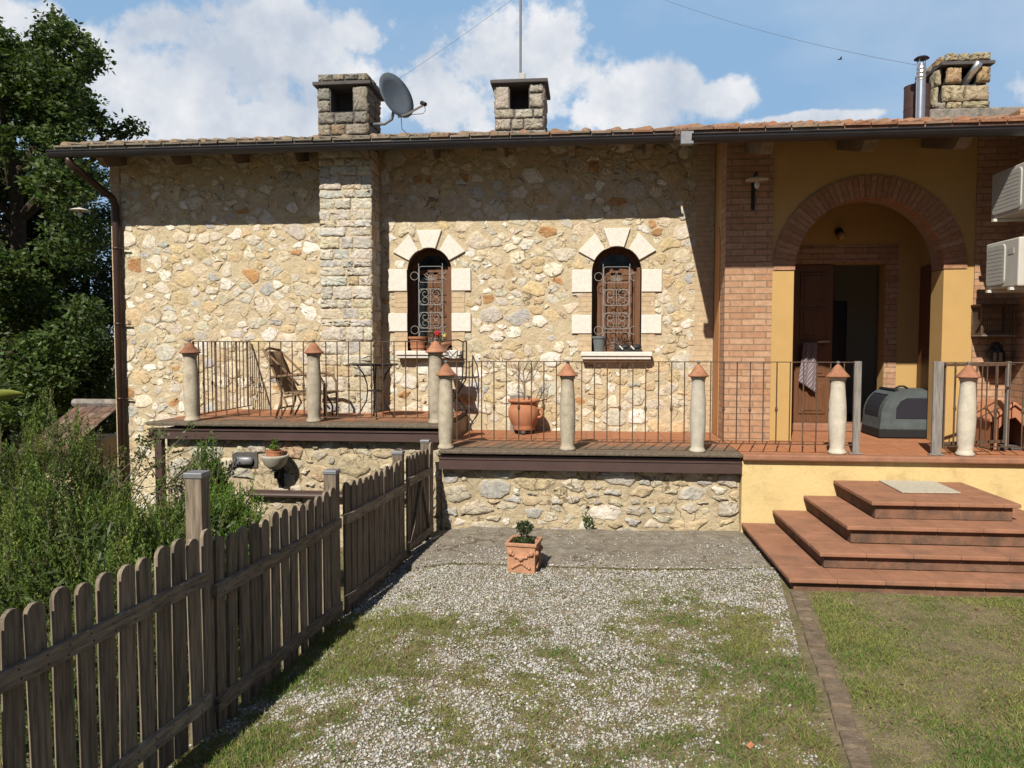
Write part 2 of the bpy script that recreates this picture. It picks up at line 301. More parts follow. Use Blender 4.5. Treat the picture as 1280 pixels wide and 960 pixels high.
# ------------------------------------------------------------------ mesh builder
class MB:
    def __init__(s): s.v = []; s.f = []; s.m = []; s.c = []; s.col = (1, 1, 1)
    def _add(s, vs, fs, mi=0, cols=None):
        o = len(s.v); s.v += [tuple(p) for p in vs]
        s.c += cols if cols else [s.col]*len(vs)
        s.f += [tuple(i+o for i in f) for f in fs]; s.m += [mi]*len(fs)
    def box(s, x0, x1, y0, y1, z0, z1, mi=0):
        s._add([(x0, y0, z0), (x1, y0, z0), (x1, y1, z0), (x0, y1, z0), (x0, y0, z1), (x1, y0, z1), (x1, y1, z1), (x0, y1, z1)],
               [(0, 3, 2, 1), (4, 5, 6, 7), (0, 1, 5, 4), (1, 2, 6, 5), (2, 3, 7, 6), (3, 0, 4, 7)], mi)
    def obox(s, c, size, mx=None, mi=0):
        a, b, d = [q/2 for q in size]; mx = mx or Matrix.Identity(3); c = Vector(c)
        vs = [c+mx@Vector(p) for p in [(-a, -b, -d), (a, -b, -d), (a, b, -d), (-a, b, -d), (-a, -b, d), (a, -b, d), (a, b, d), (-a, b, d)]]
        s._add(vs, [(0, 3, 2, 1), (4, 5, 6, 7), (0, 1, 5, 4), (1, 2, 6, 5), (2, 3, 7, 6), (3, 0, 4, 7)], mi)
    def beam(s, p, q, w, h, up=(0, 0, 1), mi=0):
        p, q = Vector(p), Vector(q); d = q-p; L = d.length; d.normalize(); r = d.cross(Vector(up)).normalized(); u = r.cross(d)
        mx = Matrix((r, d, u)).transposed(); s.obox((p+q)/2, (w, L, h), mx, mi)
    def tube(s, pts, rad, n=6, cap=True, mi=0):
        pts = [Vector(p) for p in pts]; k = len(pts)
        rs = rad if isinstance(rad, (list, tuple)) else [rad]*k
        vs = []; prev = None
        for i, p in enumerate(pts):
            t = (pts[min(i+1, k-1)]-pts[max(i-1, 0)]); t = t.normalized() if t.length > 1e-9 else Vector((0, 0, 1))
            if prev is None:
                a = Vector((0, 0, 1)) if abs(t.z) < .9 else Vector((1, 0, 0)); r = t.cross(a).normalized()
            else:
                r = prev-t*prev.dot(t); r = r.normalized() if r.length > 1e-6 else t.orthogonal().normalized()
            prev = r; u = t.cross(r)
            for j in range(n):
                a = 2*pi*j/n; vs.append(p+(r*cos(a)+u*sin(a))*rs[i])
        fs = [(i*n+j, i*n+(j+1) % n, (i+1)*n+(j+1) % n, (i+1)*n+j) for i in range(k-1) for j in range(n)]
        if cap: fs += [tuple(range(n-1, -1, -1)), tuple(range((k-1)*n, k*n))]
        s._add(vs, fs, mi)
    def lathe(s, prof, c=(0, 0, 0), n=20, mi=0, wob=0, sx=1, sy=1):
        c = Vector(c); vs = []
        for (r, z) in prof:
            for j in range(n):
                a = 2*pi*j/n; q = r*(1+wob*mnoise.noise(Vector((cos(a)*1.5, sin(a)*1.5, z*5+c.x))))
                vs.append(c+Vector((q*cos(a)*sx, q*sin(a)*sy, z)))
        k = len(prof)
        fs = [(i*n+j, i*n+(j+1) % n, (i+1)*n+(j+1) % n, (i+1)*n+j) for i in range(k-1) for j in range(n)]
        fs += [tuple(range(n-1, -1, -1)), tuple(range((k-1)*n, k*n))]
        s._add(vs, fs, mi)
    def prism(s, poly, f0, f1, mi=0):       # poly list of 2-D, f0/f1 map to the two faces
        n = len(poly); vs = [f0(*p) for p in poly]+[f1(*p) for p in poly]
        s._add(vs, [tuple(range(n)), tuple(range(2*n-1, n-1, -1))]+[(i, i+n, (i+1) % n+n, (i+1) % n) for i in range(n)], mi)
    def prism_y(s, poly, y0, y1, mi=0): s.prism(poly, lambda x, z: (x, y0, z), lambda x, z: (x, y1, z), mi)
    def prism_x(s, poly, x0, x1, mi=0): s.prism(poly, lambda y, z: (x0, y, z), lambda y, z: (x1, y, z), mi)
    def prism_z(s, poly, z0, z1, mi=0): s.prism(poly, lambda x, y: (x, y, z0), lambda x, y: (x, y, z1), mi)
    def ball(s, c, r, n=10, sx=1, sy=1, sz=1, mi=0, wob=0):
        prof = [(max(.001, sin(pi*i/n)*r), -cos(pi*i/n)*r*sz) for i in range(n+1)]
        s.lathe(prof, c, n+4, mi, wob, sx, sy)
    def build(s, name, mats, parent=None, smooth=False, uv=False, bevel=0, kind=None, origin=None, flip=True):
        me = bpy.data.meshes.new(name)
        o3 = Vector(origin) if origin is not None else (Vector(parent['_base']) if parent is not None and '_base' in parent else Vector((0, 0, 0)))
        vv = np.array(s.v, dtype=np.float64)-np.array(o3)
        me.from_pydata([tuple(p) for p in vv], [], s.f)
        mats = mats if isinstance(mats, (list, tuple)) else [mats]
        for q in mats: me.materials.append(q)
        if len(mats) > 1: me.polygons.foreach_set('material_index', s.m)
        ca = me.color_attributes.new('Col', 'FLOAT_COLOR', 'POINT')
        ca.data.foreach_set('color', np.c_[np.array(s.c), np.ones(len(s.c))].astype(np.float32).ravel())
        import bmesh
        bm = bmesh.new(); bm.from_mesh(me); bmesh.ops.recalc_face_normals(bm, faces=bm.faces); bm.to_mesh(me); bm.free()
        if smooth: me.polygons.foreach_set('use_smooth', [True]*len(me.polygons))
        if uv:
            l = me.uv_layers.new(name='UVMap')
            for p in me.polygons:
                n = p.normal; ax = max(range(3), key=lambda i: abs(n[i]))
                for li in p.loop_indices:
                    co = me.vertices[me.loops[li].vertex_index].co+o3
                    l.data[li].uv = (co.y, co.z) if ax == 0 else ((co.x, co.z) if ax == 1 else (co.x, co.y))
        ob = bpy.data.objects.new(name, me); COL.objects.link(ob)
        if parent is not None:
            ob.parent = parent
            if origin is not None: ob.location = o3-Vector(parent['_base'])
            ob['_base'] = tuple(o3)
        else: ob.location = o3; ob['_base'] = tuple(o3)
        if smooth == 'auto':
            pass
        if bevel:
            b = ob.modifiers.new('bevel', 'BEVEL'); b.width = bevel; b.segments = 2; b.limit_method = 'ANGLE'; b.angle_limit = radians(40)
        if kind: ob['kind'] = kind
        return ob

def tag(o, label, cat, group=None):
    o['label'] = label; o['category'] = cat
    if group: o['group'] = group
    return o
def thing(name, base, label, cat, group=None):
    o = bpy.data.objects.new(name, None); COL.objects.link(o); o.location = base; o['_base'] = tuple(base); o.empty_display_size = .1
    return tag(o, label, cat, group)
def copy_tree(o, parent=None):
    c = o.copy(); COL.objects.link(c); c.parent = parent
    for ch in list(o.children): copy_tree(ch, c)
    return c
def fbm(x, y, z=0, s=1.0, o=4): return mnoise.fractal(Vector((x*s, y*s, z*s)), 1.0, 2.0, o)
def lerp(a, b, t): return tuple(a[i]*(1-t)+b[i]*t for i in range(3))
R = random.random
def U(a, b): return a+(b-a)*R()

# quad clouds -------------------------------------------------------
def quads(name, c, d, w, ln, wd, cols, material, parent=None, kind=None, fold=0.0):
    """c centres, d length dir, w width dir (N,3), ln, wd (N,) -> diamond shaped leaves"""
    c = np.asarray(c, float); N_ = len(c); base = np.zeros(3)
    if parent is not None and '_base' in parent: base = np.array(parent['_base'])
    a = c-base; L_ = (d*np.asarray(ln)[:, None]); W = (w*np.asarray(wd)[:, None]*.5)
    nrm = np.cross(d, w)
    v = np.empty((N_, 4, 3)); v[:, 0] = a; v[:, 1] = a+L_*.45+W+nrm*(np.asarray(wd)*fold)[:, None]; v[:, 2] = a+L_; v[:, 3] = a+L_*.45-W+nrm*(np.asarray(wd)*fold)[:, None]
    me = bpy.data.meshes.new(name)
    me.vertices.add(N_*4); me.vertices.foreach_set('co', v.astype(np.float32).ravel())
    me.loops.add(N_*4); me.loops.foreach_set('vertex_index', np.arange(N_*4, dtype=np.int32))
    me.polygons.add(N_); me.polygons.foreach_set('loop_start', np.arange(0, N_*4, 4, dtype=np.int32)); me.polygons.foreach_set('loop_total', np.full(N_, 4, dtype=np.int32))
    me.update(calc_edges=True)
    me.materials.append(material)
    ca = me.color_attributes.new('Col', 'FLOAT_COLOR', 'POINT')
    cc = np.repeat(np.c_[cols, np.ones(N_)], 4, axis=0); ca.data.foreach_set('color', cc.astype(np.float32).ravel())
    ob = bpy.data.objects.new(name, me); COL.objects.link(ob)
    if parent is not None: ob.parent = parent; ob['_base'] = tuple(base)
    if kind: ob['kind'] = kind
    return ob
def unit(a): return a/np.maximum(1e-9, np.linalg.norm(a, axis=1))[:, None]
def rdirs(n): return unit(np.random.normal(size=(n, 3)))
def perp(d): 
    r = rdirs(len(d)); return unit(np.cross(d, r))
def leafcols(n, base, var=.25, warm=.15):
    k = np.random.uniform(1-var, 1+var, n)[:, None]; c = np.array(base)[None, :]*k
    c[:, 0] *= np.random.uniform(1-warm, 1+warm*1.6, n); return c

# ------------------------------------------------------------------ stone masonry
def clip(poly, nx, ny, c):
    out = []; k = len(poly)
    for i in range(k):
        p, q = poly[i], poly[(i+1) % k]; a = p[0]*nx+p[1]*ny-c; b = q[0]*nx+q[1]*ny-c
        if a <= 0: out.append(p)
        if a*b < 0: t = a/(a-b); out.append((p[0]+(q[0]-p[0])*t, p[1]+(q[1]-p[1])*t))
    return out
def chaikin(p, k=1, r=.25):
    for _ in range(k):
        o = []
        for i in range(len(p)):
            a, b = p[i], p[(i+1) % len(p)]
            o += [(a[0]*(1-r)+b[0]*r, a[1]*(1-r)+b[1]*r), (a[0]*r+b[0]*(1-r), a[1]*r+b[1]*(1-r))]
        p = o
    return p
def put_stone(mb, poly, fmap, prot, col, edgecol, jit=.006, hole=None, rough=.35, smear=.5, rk=1):
    n0 = len(poly); cx = sum(p[0] for p in poly)/n0; cy = sum(p[1] for p in poly)/n0
    poly = chaikin(poly, rk, U(.08, .17))
    poly = [(x+U(-jit, jit), y+U(-jit, jit)) for x, y in poly]
    q = []
    for i in range(len(poly)):
        a, b = poly[i], poly[(i+1) % len(poly)]; q.append(a); ex, ey = b[0]-a[0], b[1]-a[1]; l = math.hypot(ex, ey)
        if l > .035: k = U(-.13, .13); t = U(.35, .65); q.append((a[0]+ex*t-ey*k, a[1]+ey*t+ex*k))
    poly = q
    if hole:
        if hole(cx, cy): return
        q = []
        for x, y in poly:
            if hole(x, y):
                lo, hi = 0., 1.
                for _ in range(12):
                    m = (lo+hi)/2
                    if hole(cx+(x-cx)*m, cy+(y-cy)*m): hi = m
                    else: lo = m
                x, y = cx+(x-cx)*lo, cy+(y-cy)*lo
            q.append((x, y))
        poly = q
    n = len(poly); tx, ty = U(-.05, .05), U(-.06, .06)
    rings = [(1.0, -.005, smear), (.94, prot*.55, smear*.8), (.82, prot*.95, .12), (.45, prot*1.08, 0)]
    vs = []; cs = []
    for sc, d, sm in rings:
        for x, y in poly:
            u, v = cx+(x-cx)*sc, cy+(y-cy)*sc
            dd = d+(0 if sc == 1 else prot*rough*U(-1, 1)*(.6 if sc > .9 else 1)+(u-cx)*tx+(v-cy)*ty)
            vs.append(fmap(u, v, dd)); k = U(.88, 1.1); t = min(1, sm*U(.3, 1.5)); cs.append(tuple(q*k for q in lerp(col, edgecol, t)))
    vs.append(fmap(cx, cy, prot*(1.05+rough*U(-1, 1)))); cs.append(col)
    fs = []
    for r in range(3):
        for i in range(n): j = (i+1) % n; fs.append((r*n+i, r*n+j, (r+1)*n+j, (r+1)*n+i))
    fs += [(3*n+i, 3*n+(i+1) % n, 4*n) for i in range(n)]
    mb._add(vs, fs, 0, cs)
def rubble(mb, u0, u1, v0, v1, cell, fmap, pal, edgecol, aniso=1.3, hole=None, gap=(.008, .03), prot=(.006, .024), skip=.08, smear=.5, jit=.006, minr=.55, maxr=1.45):
    A = aniso; pts = []; rs = []
    w, h = (u1-u0)/A, v1-v0; tries = int(w*h/(cell*cell)*60)
    P = np.zeros((tries, 2)); Rr = np.zeros(tries); k = 0
    for t in range(tries):
        x, y = U(0, w), U(0, h); r = cell*.5*U(minr, maxr)*(1 if t < tries*.4 else .75)
        if k and np.any(np.hypot(P[:k, 0]-x, P[:k, 1]-y) < (Rr[:k]+r)*.92): continue
        P[k] = (x, y); Rr[k] = r; k += 1
    P = P[:k]; Rr = Rr[:k]
    for i in range(k):
        x, y = P[i]; d = np.hypot(P[:, 0]-x, P[:, 1]-y); nb = np.argsort(d)[1:26]
        poly = [(max(0, x-cell*2), max(0, y-cell*2)), (min(w, x+cell*2), max(0, y-cell*2)), (min(w, x+cell*2), min(h, y+cell*2)), (max(0, x-cell*2), min(h, y+cell*2))]
        for j in nb:
            dx, dy = P[j]-P[i]
            c = (P[j]@P[j]-P[i]@P[i]-Rr[j]**2+Rr[i]**2)/2
            poly = clip(poly, dx, dy, c)
            if len(poly) < 3: break
        if len(poly) < 3 or R() < skip: continue
        for _ in range(random.choice((0, 1, 1, 2, 2))):
            t = U(0, 2*pi); poly = clip(poly, cos(t), sin(t), x*cos(t)+y*sin(t)+Rr[i]*U(.45, .9))
        if len(poly) < 3: continue
        cx = sum(p[0] for p in poly)/len(poly); cy = sum(p[1] for p in poly)/len(poly)
        g = U(*gap); ir = max(.02, Rr[i]); s = max(.5, 1-g/ir)
        poly = [((cx+(px-cx)*s)*A+u0, cy+(py-cy)*s+v0) for px, py in poly]
        put_stone(mb, poly, fmap, U(*prot), pick(pal), edgecol, jit, hole, smear=smear)
def pick(pal):
    t = R()*sum(p[0] for p in pal)
    for w, c in pal:
        t -= w
        if t <= 0: break
    k = U(.86, 1.12); return tuple(q*k*U(.97, 1.03) for q in c)
def courses(mb, u0, u1, v0, v1, fmap, pal, edgecol, hr=(.09, .17), wr=(.14, .34), gap=.008, prot=(.01, .028), hole=None, jit=.005, rk=1):
    v = v0
    while v < v1-.02:
        h = min(U(*hr), v1-v)
        if v1-v-h < hr[0]*.6: h = v1-v
        u = u0
        while u < u1-.01:
            w = U(*wr)
            if u1-u-w < wr[0]*.7: w = u1-u
            g = gap*U(.6, 1.4)
            a = [(u+g*U(.3, 1.2), v+g*U(.4, 1.2)), (u+w-g*U(.3, 1.2), v+g*U(.4, 1.2)), (u+w-g*U(.3, 1.2), v+h-g*U(.4, 1.2)), (u+g*U(.3, 1.2), v+h-g*U(.4, 1.2))]
            mid = []
            for i in range(4):
                p, q = a[i], a[(i+1) % 4]; mid.append(p)
                for t in (.33, .66): mid.append((p[0]*(1-t)+q[0]*t+U(-.003, .003), p[1]*(1-t)+q[1]*t+U(-.003, .003)))
            put_stone(mb, mid, fmap, U(*prot), pick(pal), edgecol, jit*.6, hole, smear=.5, rk=rk)
            u += w
        v += h
PAL = [(6, (.80, .72, .58)), (5, (.74, .63, .46)), (2.5, (.67, .62, .53)), (3.2, (.70, .54, .32)), (.9, (.56, .55, .52)), (.6, (.53, .28, .12)), (2.6, (.93, .88, .78))]
PALB = [(4, (.66, .59, .46)), (3, (.58, .53, .44)), (2, (.54, .52, .48)), (3, (.60, .48, .31)), (.4, (.50, .33, .2)), (1.6, (.78, .73, .63))]
PALG = [(4, (.44, .41, .36)), (3, (.38, .36, .33)), (2, (.50, .44, .33)), (1, (.55, .42, .22))]
MOR = (.645, .53, .36)

# ------------------------------------------------------------------ ground
def gz(x, y):
    t = max(0., -1.2-x); z = -.20*t
    if x < -4.2: z = -.6-.02*(-4.2-x)
    if y > 9: pass
    if x > .5: z += .035*min(1, (x-.5)/1.0)
    return z+.012*fbm(x, y, 0, 1.3, 3)
def kx(y): return 1.58+(y-6.05)*(.16 if y > 4.4 else .15)   # kerb line
def ground():
    mb = MB(); xs = list(np.linspace(-7, 6, 66)); ys = list(np.linspace(1.2, 9.2, 46))
    xs = [-900, -200, -60, -25, -12]+xs+[12, 25, 60, 200, 900]; ys = [-900, -150, -40, -10, -3]+ys+[12, 16, 24, 40, 80, 200, 900]
    nx = len(xs)
    for y in ys:
        for x in xs: mb.v.append((x, y, gz(x, y) if abs(x) < 13 and -4 < y < 17 else -1.0 if x < 0 else -.2)); mb.c.append((1, 1, 1))
    for j in range(len(ys)-1):
        for i in range(nx-1): mb.f.append((j*nx+i, j*nx+i+1, (j+1)*nx+i+1, (j+1)*nx+i)); mb.m.append(0)
    m = mat('earth', (.26, .205, .125), 1, nscale=9, namp=.45, bump=.02, bscale=50, dirt=(3.0, .47, .66, (.15, .15, .055)), detail=9)
    mb.build('ground', m, smooth=True, kind='structure')
ground()

def gravel_mask(x, y):      # 1 = bare gravel, 0 = grass
    n = fbm(x, y*1.0, 3.3, 1.1, 5)*.34+fbm(x, y, 9.1, 3.4, 4)*.34+fbm(x, y, 19.1, 9, 3)*.26
    far = (y-3.4)/3.2
    base = -.02+.46*far - .22*max(0, x-.3)
    if x < -.9 and 4.3 < y < 5.4: base -= .35
    if y > 6.35: base += .15
    return base+n*1.15
def az(x, y): return .022+gz(x, y)*.6+.010*fbm(x, y, 7, 3, 4)
def scatter_ground():
    # gravel
    octv = np.array([(1, 0, 0), (-1, 0, 0), (0, 1, 0), (0, -1, 0), (0, 0, 1), (0, 0, -1)], float)
    octf = np.array([(0, 2, 4), (2, 1, 4), (1, 3, 4), (3, 0, 4), (2, 0, 5), (1, 2, 5), (3, 1, 5), (0, 3, 5)])
    pos = []; sz = []
    while len(pos) < 62000:
        x, y = U(-2.2, 1.62), 2.6+5.3*R()**1.25
        if x > kx(y)-.06: continue
        if x < -1.62-.1*(7.8-y)-.06: continue
        if y > 6.62 and x > -1.6: 
            if R() > .30*(8.0-y)*max(0, .35+fbm(x, y, 31, 2, 3)): continue
        g = gravel_mask(x, y)
        if g < R()*.5-.14 and not (y > 6.62 and x > -1.6): continue
        pos.append((x, y, (az(x, y) if y > 6.6 and x > -1.56 else gz(x, y))+U(-.002, .006))); sz.append(min(.02, .0062*math.exp(random.gauss(0, .38))))
    pos = np.array(pos); sz = np.array(sz); n = len(pos)
    q = octv[None]*np.random.uniform(.65, 1.25, (n, 6, 1))*sz[:, None, None]*np.array([1, 1, .65])
    a = np.random.uniform(0, 2*pi, n); ca, sa = np.cos(a), np.sin(a)
    x = q[:, :, 0]*ca[:, None]-q[:, :, 1]*sa[:, None]; y = q[:, :, 0]*sa[:, None]+q[:, :, 1]*ca[:, None]
    v = np.stack([x, y, q[:, :, 2]], -1)+pos[:, None, :]
    f = (octf[None]+np.arange(n)[:, None, None]*6).reshape(-1, 3)
    me = bpy.data.meshes.new('gravel'); me.vertices.add(n*6); me.vertices.foreach_set('co', v.astype(np.float32).ravel())
    me.loops.add(len(f)*3); me.loops.foreach_set('vertex_index', f.astype(np.int32).ravel())
    me.polygons.add(len(f)); me.polygons.foreach_set('loop_start', np.arange(0, len(f)*3, 3, dtype=np.int32)); me.polygons.foreach_set('loop_total', np.full(len(f), 3, dtype=np.int32))
    me.update(calc_edges=True); me.materials.append(M['pebble'])
    base = np.array([(.54, .53, .51), (.45, .44, .43), (.68, .66, .62), (.44, .39, .31), (.31, .30, .29), (.30, .24, .17)])
    cc = base[np.random.choice(6, n, p=[.3, .22, .16, .15, .1, .07])]*np.random.uniform(.8, 1.15, (n, 1))
    at = me.color_attributes.new('Col', 'FLOAT_COLOR', 'POINT'); at.data.foreach_set('color', np.repeat(np.c_[cc, np.ones(n)], 6, 0).astype(np.float32).ravel())
    o = bpy.data.objects.new('gravel', me); COL.objects.link(o); o['kind'] = 'stuff'; tag(o, 'pale grey gravel spread over the yard beside the fence', 'gravel')
    # grass
    def grass(name, n, xr, yr, keep, lab, hmul=1.0):
        P = []; Hh = []; C = []
        while len(P) < n:
            x, y = U(*xr), yr[0]+(yr[1]-yr[0])*R()**1.35
            k = keep(x, y)
            if k <= 0 or R() > k: continue
            P.append((x, y, gz(x, y)-.004)); Hh.append(U(.014, .042)*hmul*(.7+.6*k))
            t = fbm(x, y, 5, 1.7, 3)+U(-.4, .4)
            if R() < .24+.35*max(0, -fbm(x, y, 21, 1.2, 3)): C.append(lerp((.40, .32, .16), (.28, .22, .10), R()))
            else: C.append(lerp((.12, .22, .042), (.34, .37, .095), min(1, max(0, .5+.7*t))))
        P = np.array(P); n = len(P); d = np.random.normal(size=(n, 3))*np.array([.75, .75, .25])+np.array([0, 0, .75]); d = unit(d); d[:, 2] = np.abs(d[:, 2])
        w = unit(np.cross(d, np.random.normal(size=(n, 3))))
        o = quads(name, P, d, w, np.array(Hh)*1.25, np.random.uniform(.0025, .0055, n), np.array(C)*np.random.uniform(.75, 1.2, (n, 1)), M['grass'], kind='stuff')
        tag(o, lab, 'grass')
    def keepA(x, y):
        if x > kx(y)-.05 or x < -1.62-.1*(7.8-y)-.12: return 0
        if y > 6.6:
            return .22 if y < 6.72+.08*fbm(x, 0, 4, 3, 3) else (.06 if y > 7.82 else .008)
        g = gravel_mask(x, y); k = min(1, max(0.07, .44-1.35*g))
        if x < -1.25 and 4.2 < y < 5.6: k = max(k, .7)
        return k
    grass('grass', 80000, (-2.3, 1.6), (2.6, 7.9), keepA, 'patchy green grass growing through the gravel yard')
    def keepB(x, y):
        if x < kx(y)+.13: return 0
        if y > 6.02 and x > 1.5: return 0
        n = fbm(x, y, 14, 1.5, 5)
        return min(1, max(.26, .6+.95*n))
    grass('lawn_grass', 140000, (1.0, 4.6), (2.6, 6.05), keepB, 'short dry lawn between the steps and the kerb', .8)
    def keepC(x, y): return 0 if x > -1.75-.1*(7.8-y) else .6
    grass('wild_grass', 26000, (-4.6, -1.6), (2.2, 7.9), keepC, 'rough grass in the lower garden behind the picket fence', 2.2)
scatter_ground()

def apron():
    mb = MB(); nx, ny = 40, 14
    x0, x1, y0, y1 = -1.56, 1.57, 6.62, 7.93
    for j in range(ny+1):
        for i in range(nx+1):
            x = x0+(x1-x0)*i/nx; y = y0+(y1-y0)*j/ny
            if j == 0: y += .10*fbm(x, 0, 2, 1.5, 4)
            mb.v.append((x, y, .022+gz(x, y)*.6+.010*fbm(x, y, 7, 3, 4)+(.0 if j else -.04))); mb.c.append((1, 1, 1))
    for j in range(ny):
        for i in range(nx): a = j*(nx+1)+i; mb.f.append((a, a+1, a+nx+2, a+nx+1)); mb.m.append(0)
    m = mat('old_cement', (.30, .26, .205), .95, nscale=7, namp=.42, bump=.03, bscale=36, dirt=(11, .50, .64, (.42, .385, .33)), detail=9, crack=2.5)
    mb.build('cement_path', m, smooth=True, kind='structure')
    mb = MB(); y = 6.02; i = 0
    while y > 1.8:
        L_ = U(.16, .30); ang = .15+U(-.03, .03); xc = kx(y-L_/2)+.05+U(-.008, .008)
        mx = Matrix.Rotation(-ang, 3, 'Z')@Matrix.Rotation(U(-.05, .05), 3, 'Y')
        mb.obox((xc, y-L_/2, gz(xc, y)-.018+U(-.008, .006)), (U(.095, .115), L_-.004, .07), mx); y -= L_
    o = mb.build('kerb', M['kerb'], kind='structure', bevel=.012)
apron()

# ------------------------------------------------------------------ house
YW = 9.8; YP = 9.0; ZT = .84; SLOPE = .264
def zr(y): return 4.34+SLOPE*(y-9.1)        # roof deck height
house = thing('stone_house', (-2.4, YW, 0), 'long rubble stone house with tiled roof and an arched brick porch at its end', 'house')
W1 = dict(cx=-2.03, w=.58, zb=1.86, zs=2.89); W2 = dict(cx=.362, w=.62, zb=1.85, zs=2.86)
def in_arch(o, u, v, pad=0):
    r = o['w']/2+pad; du = abs(u-o['cx'])
    if v < o['zb']-pad: return False
    return du < r if v < o['zs'] else du*du+(v-o['zs'])**2 < r*r
def wall_arches(mb, x0, x1, z0, z1, y, th, ops, n=20, mi=0, rmi=1):
    xs = x0
    for o in sorted(ops, key=lambda q: q['cx']):
        r = o['w']/2; a, b = o['cx']-r, o['cx']+r
        mb._add([(xs, y, z0), (a, y, z0), (a, y, z1), (xs, y, z1)], [(0, 1, 2, 3)], mi)
        if o['zb'] > z0: mb._add([(a, y, z0), (b, y, z0), (b, y, o['zb']), (a, y, o['zb'])], [(0, 1, 2, 3)], mi)
        arc = [(o['cx']-r*cos(pi*i/n), o['zs']+r*sin(pi*i/n)) for i in range(n+1)]
        for i in range(n):
            p, q = arc[i], arc[i+1]
            mb._add([(p[0], y, p[1]), (q[0], y, q[1]), (q[0], y, z1), (p[0], y, z1)], [(0, 1, 2, 3)], mi)
        out = [(a, o['zb'])]+arc+[(b, o['zb'])]
        for i in range(len(out)-1):
            p, q = out[i], out[i+1]; mb._add([(p[0], y, p[1]), (q[0], y, q[1]), (q[0], y+th, q[1]), (p[0], y+th, p[1])], [(0, 1, 2, 3)], rmi)
        if o['zb'] > z0: mb._add([(a, y, o['zb']), (b, y, o['zb']), (b, y+th, o['zb']), (a, y+th, o['zb'])], [(0, 1, 2, 3)], rmi)
        xs = b
    mb._add([(xs, y, z0), (x1, y, z0), (x1, y, z1), (xs, y, z1)], [(0, 1, 2, 3)], mi)

XL = -6.33
mb = MB(); wall_arches(mb, XL, 1.56, -.8, 4.52, YW, .32, [W1, W2])
mb._add([(XL, YW, -.8), (XL, 16, -.8), (XL, 16, 4.52), (XL, YW, 4.52)], [(0, 1, 2, 3)], 0)
mb._add([(XL, 16, -.8), (6, 16, -.8), (6, 16, 4.52), (XL, 16, 4.52)], [(0, 1, 2, 3)], 0)
mb._add([(XL, YW+.4, ZT-.02), (6, YW+.4, ZT-.02), (6, 16, ZT-.02), (XL, 16, ZT-.02)], [(0, 1, 2, 3)], 0)
wall = mb.build('stone_wall', [M['mortar'], M['reveal']], house)
wall.data.materials[0] = M['mortar']
def hole_main(u, v):
    if v < .7 and u > -4.6: return True
    if in_arch(W1, u, v, .004) or in_arch(W2, u, v, .004): return True
    for o in (W1, W2):
        if abs(u-o['cx']) < o['w']/2+.09 and o['zb']-.14 < v < o['zs']-.02: return True
        if abs(u-o['cx']) < o['w']/2+.17 and o['zb']-.13 < v < o['zb']+.005: return True
        for (za, zc) in BL(o):
            if abs(u-o['cx']) < o['w']/2+.265 and za-.008 < v < zc+.008: return True
        r = math.hypot(u-o['cx'], v-o['zs']); a = math.degrees(atan2(v-o['zs'], u-o['cx']))
        if r < o['w']/2+.045 and v > o['zs']-.02: return True
        if r < o['w']/2+.27 and v > o['zs']:
            for c in (45, 90, 135):
                if abs(a-c) < 19: return True
    if -3.34 < u < -2.66 and v > .9: return True
    if u > 1.34+.06*sin(v*20): return True
    return False
def BL(o): return [(o['zs']-.26, o['zs']+.02), (o['zs']-.78, o['zs']-.545)]
mb = MB(); rubble(mb, XL+.12, 1.56, -.5, 4.5, .172, lambda u, v, d: (u, YW-d, v), PAL, MOR, 1.35, hole_main, gap=(.001, .011), prot=(.002, .011), skip=.045, smear=.7, jit=.009, minr=.45, maxr=1.5)
mb.build('rubble_facing', M['stone'], house, smooth=True)
# brick corner strips
mb = MB(); mb.box(XL-.012, XL+.12, YW-.012, YW+.2, .0, 4.4); mb.build('brick_quoin', M['jamb'], house, uv=True)
mb = MB(); mb.box(1.33, 1.555, YW-.010, YW+.1, ZT, 4.4)
for k in range(30):
    if k % 2: z = .9+k*.115; mb.box(1.255, 1.34, YW-.008, YW+.1, z, z+.066)
mb.build('brick_quoin', M['jamb'], house, uv=True)
# pilaster
mb = MB(); px0, px1 = -3.335, -2.665; mb.box(px0+.012, px1-.012, YW-.41, YW+.02, .9, 4.40)
pil = mb.build('pilaster', M['mortar'], house)
mb = MB()
PALP = [(5, (.70, .645, .545)), (3.5, (.62, .60, .55)), (2, (.72, .62, .46)), (.5, (.62, .47, .29))]
courses(mb, px0, px1, .9, 4.38, lambda u, v, d: (u, YW-.41-d, v), PALP, MOR, (.08, .19), (.13, .38), gap=.005, prot=(.004, .022), jit=.014)
courses(mb, YW-.42, YW+.0, .9, 4.38, lambda u, v, d: (px1-.012+d, u, v), PALP, MOR, (.1, .19), (.15, .3), prot=(.006, .02))
mb.build('block_facing', M['stone_grey'], pil, smooth=True)

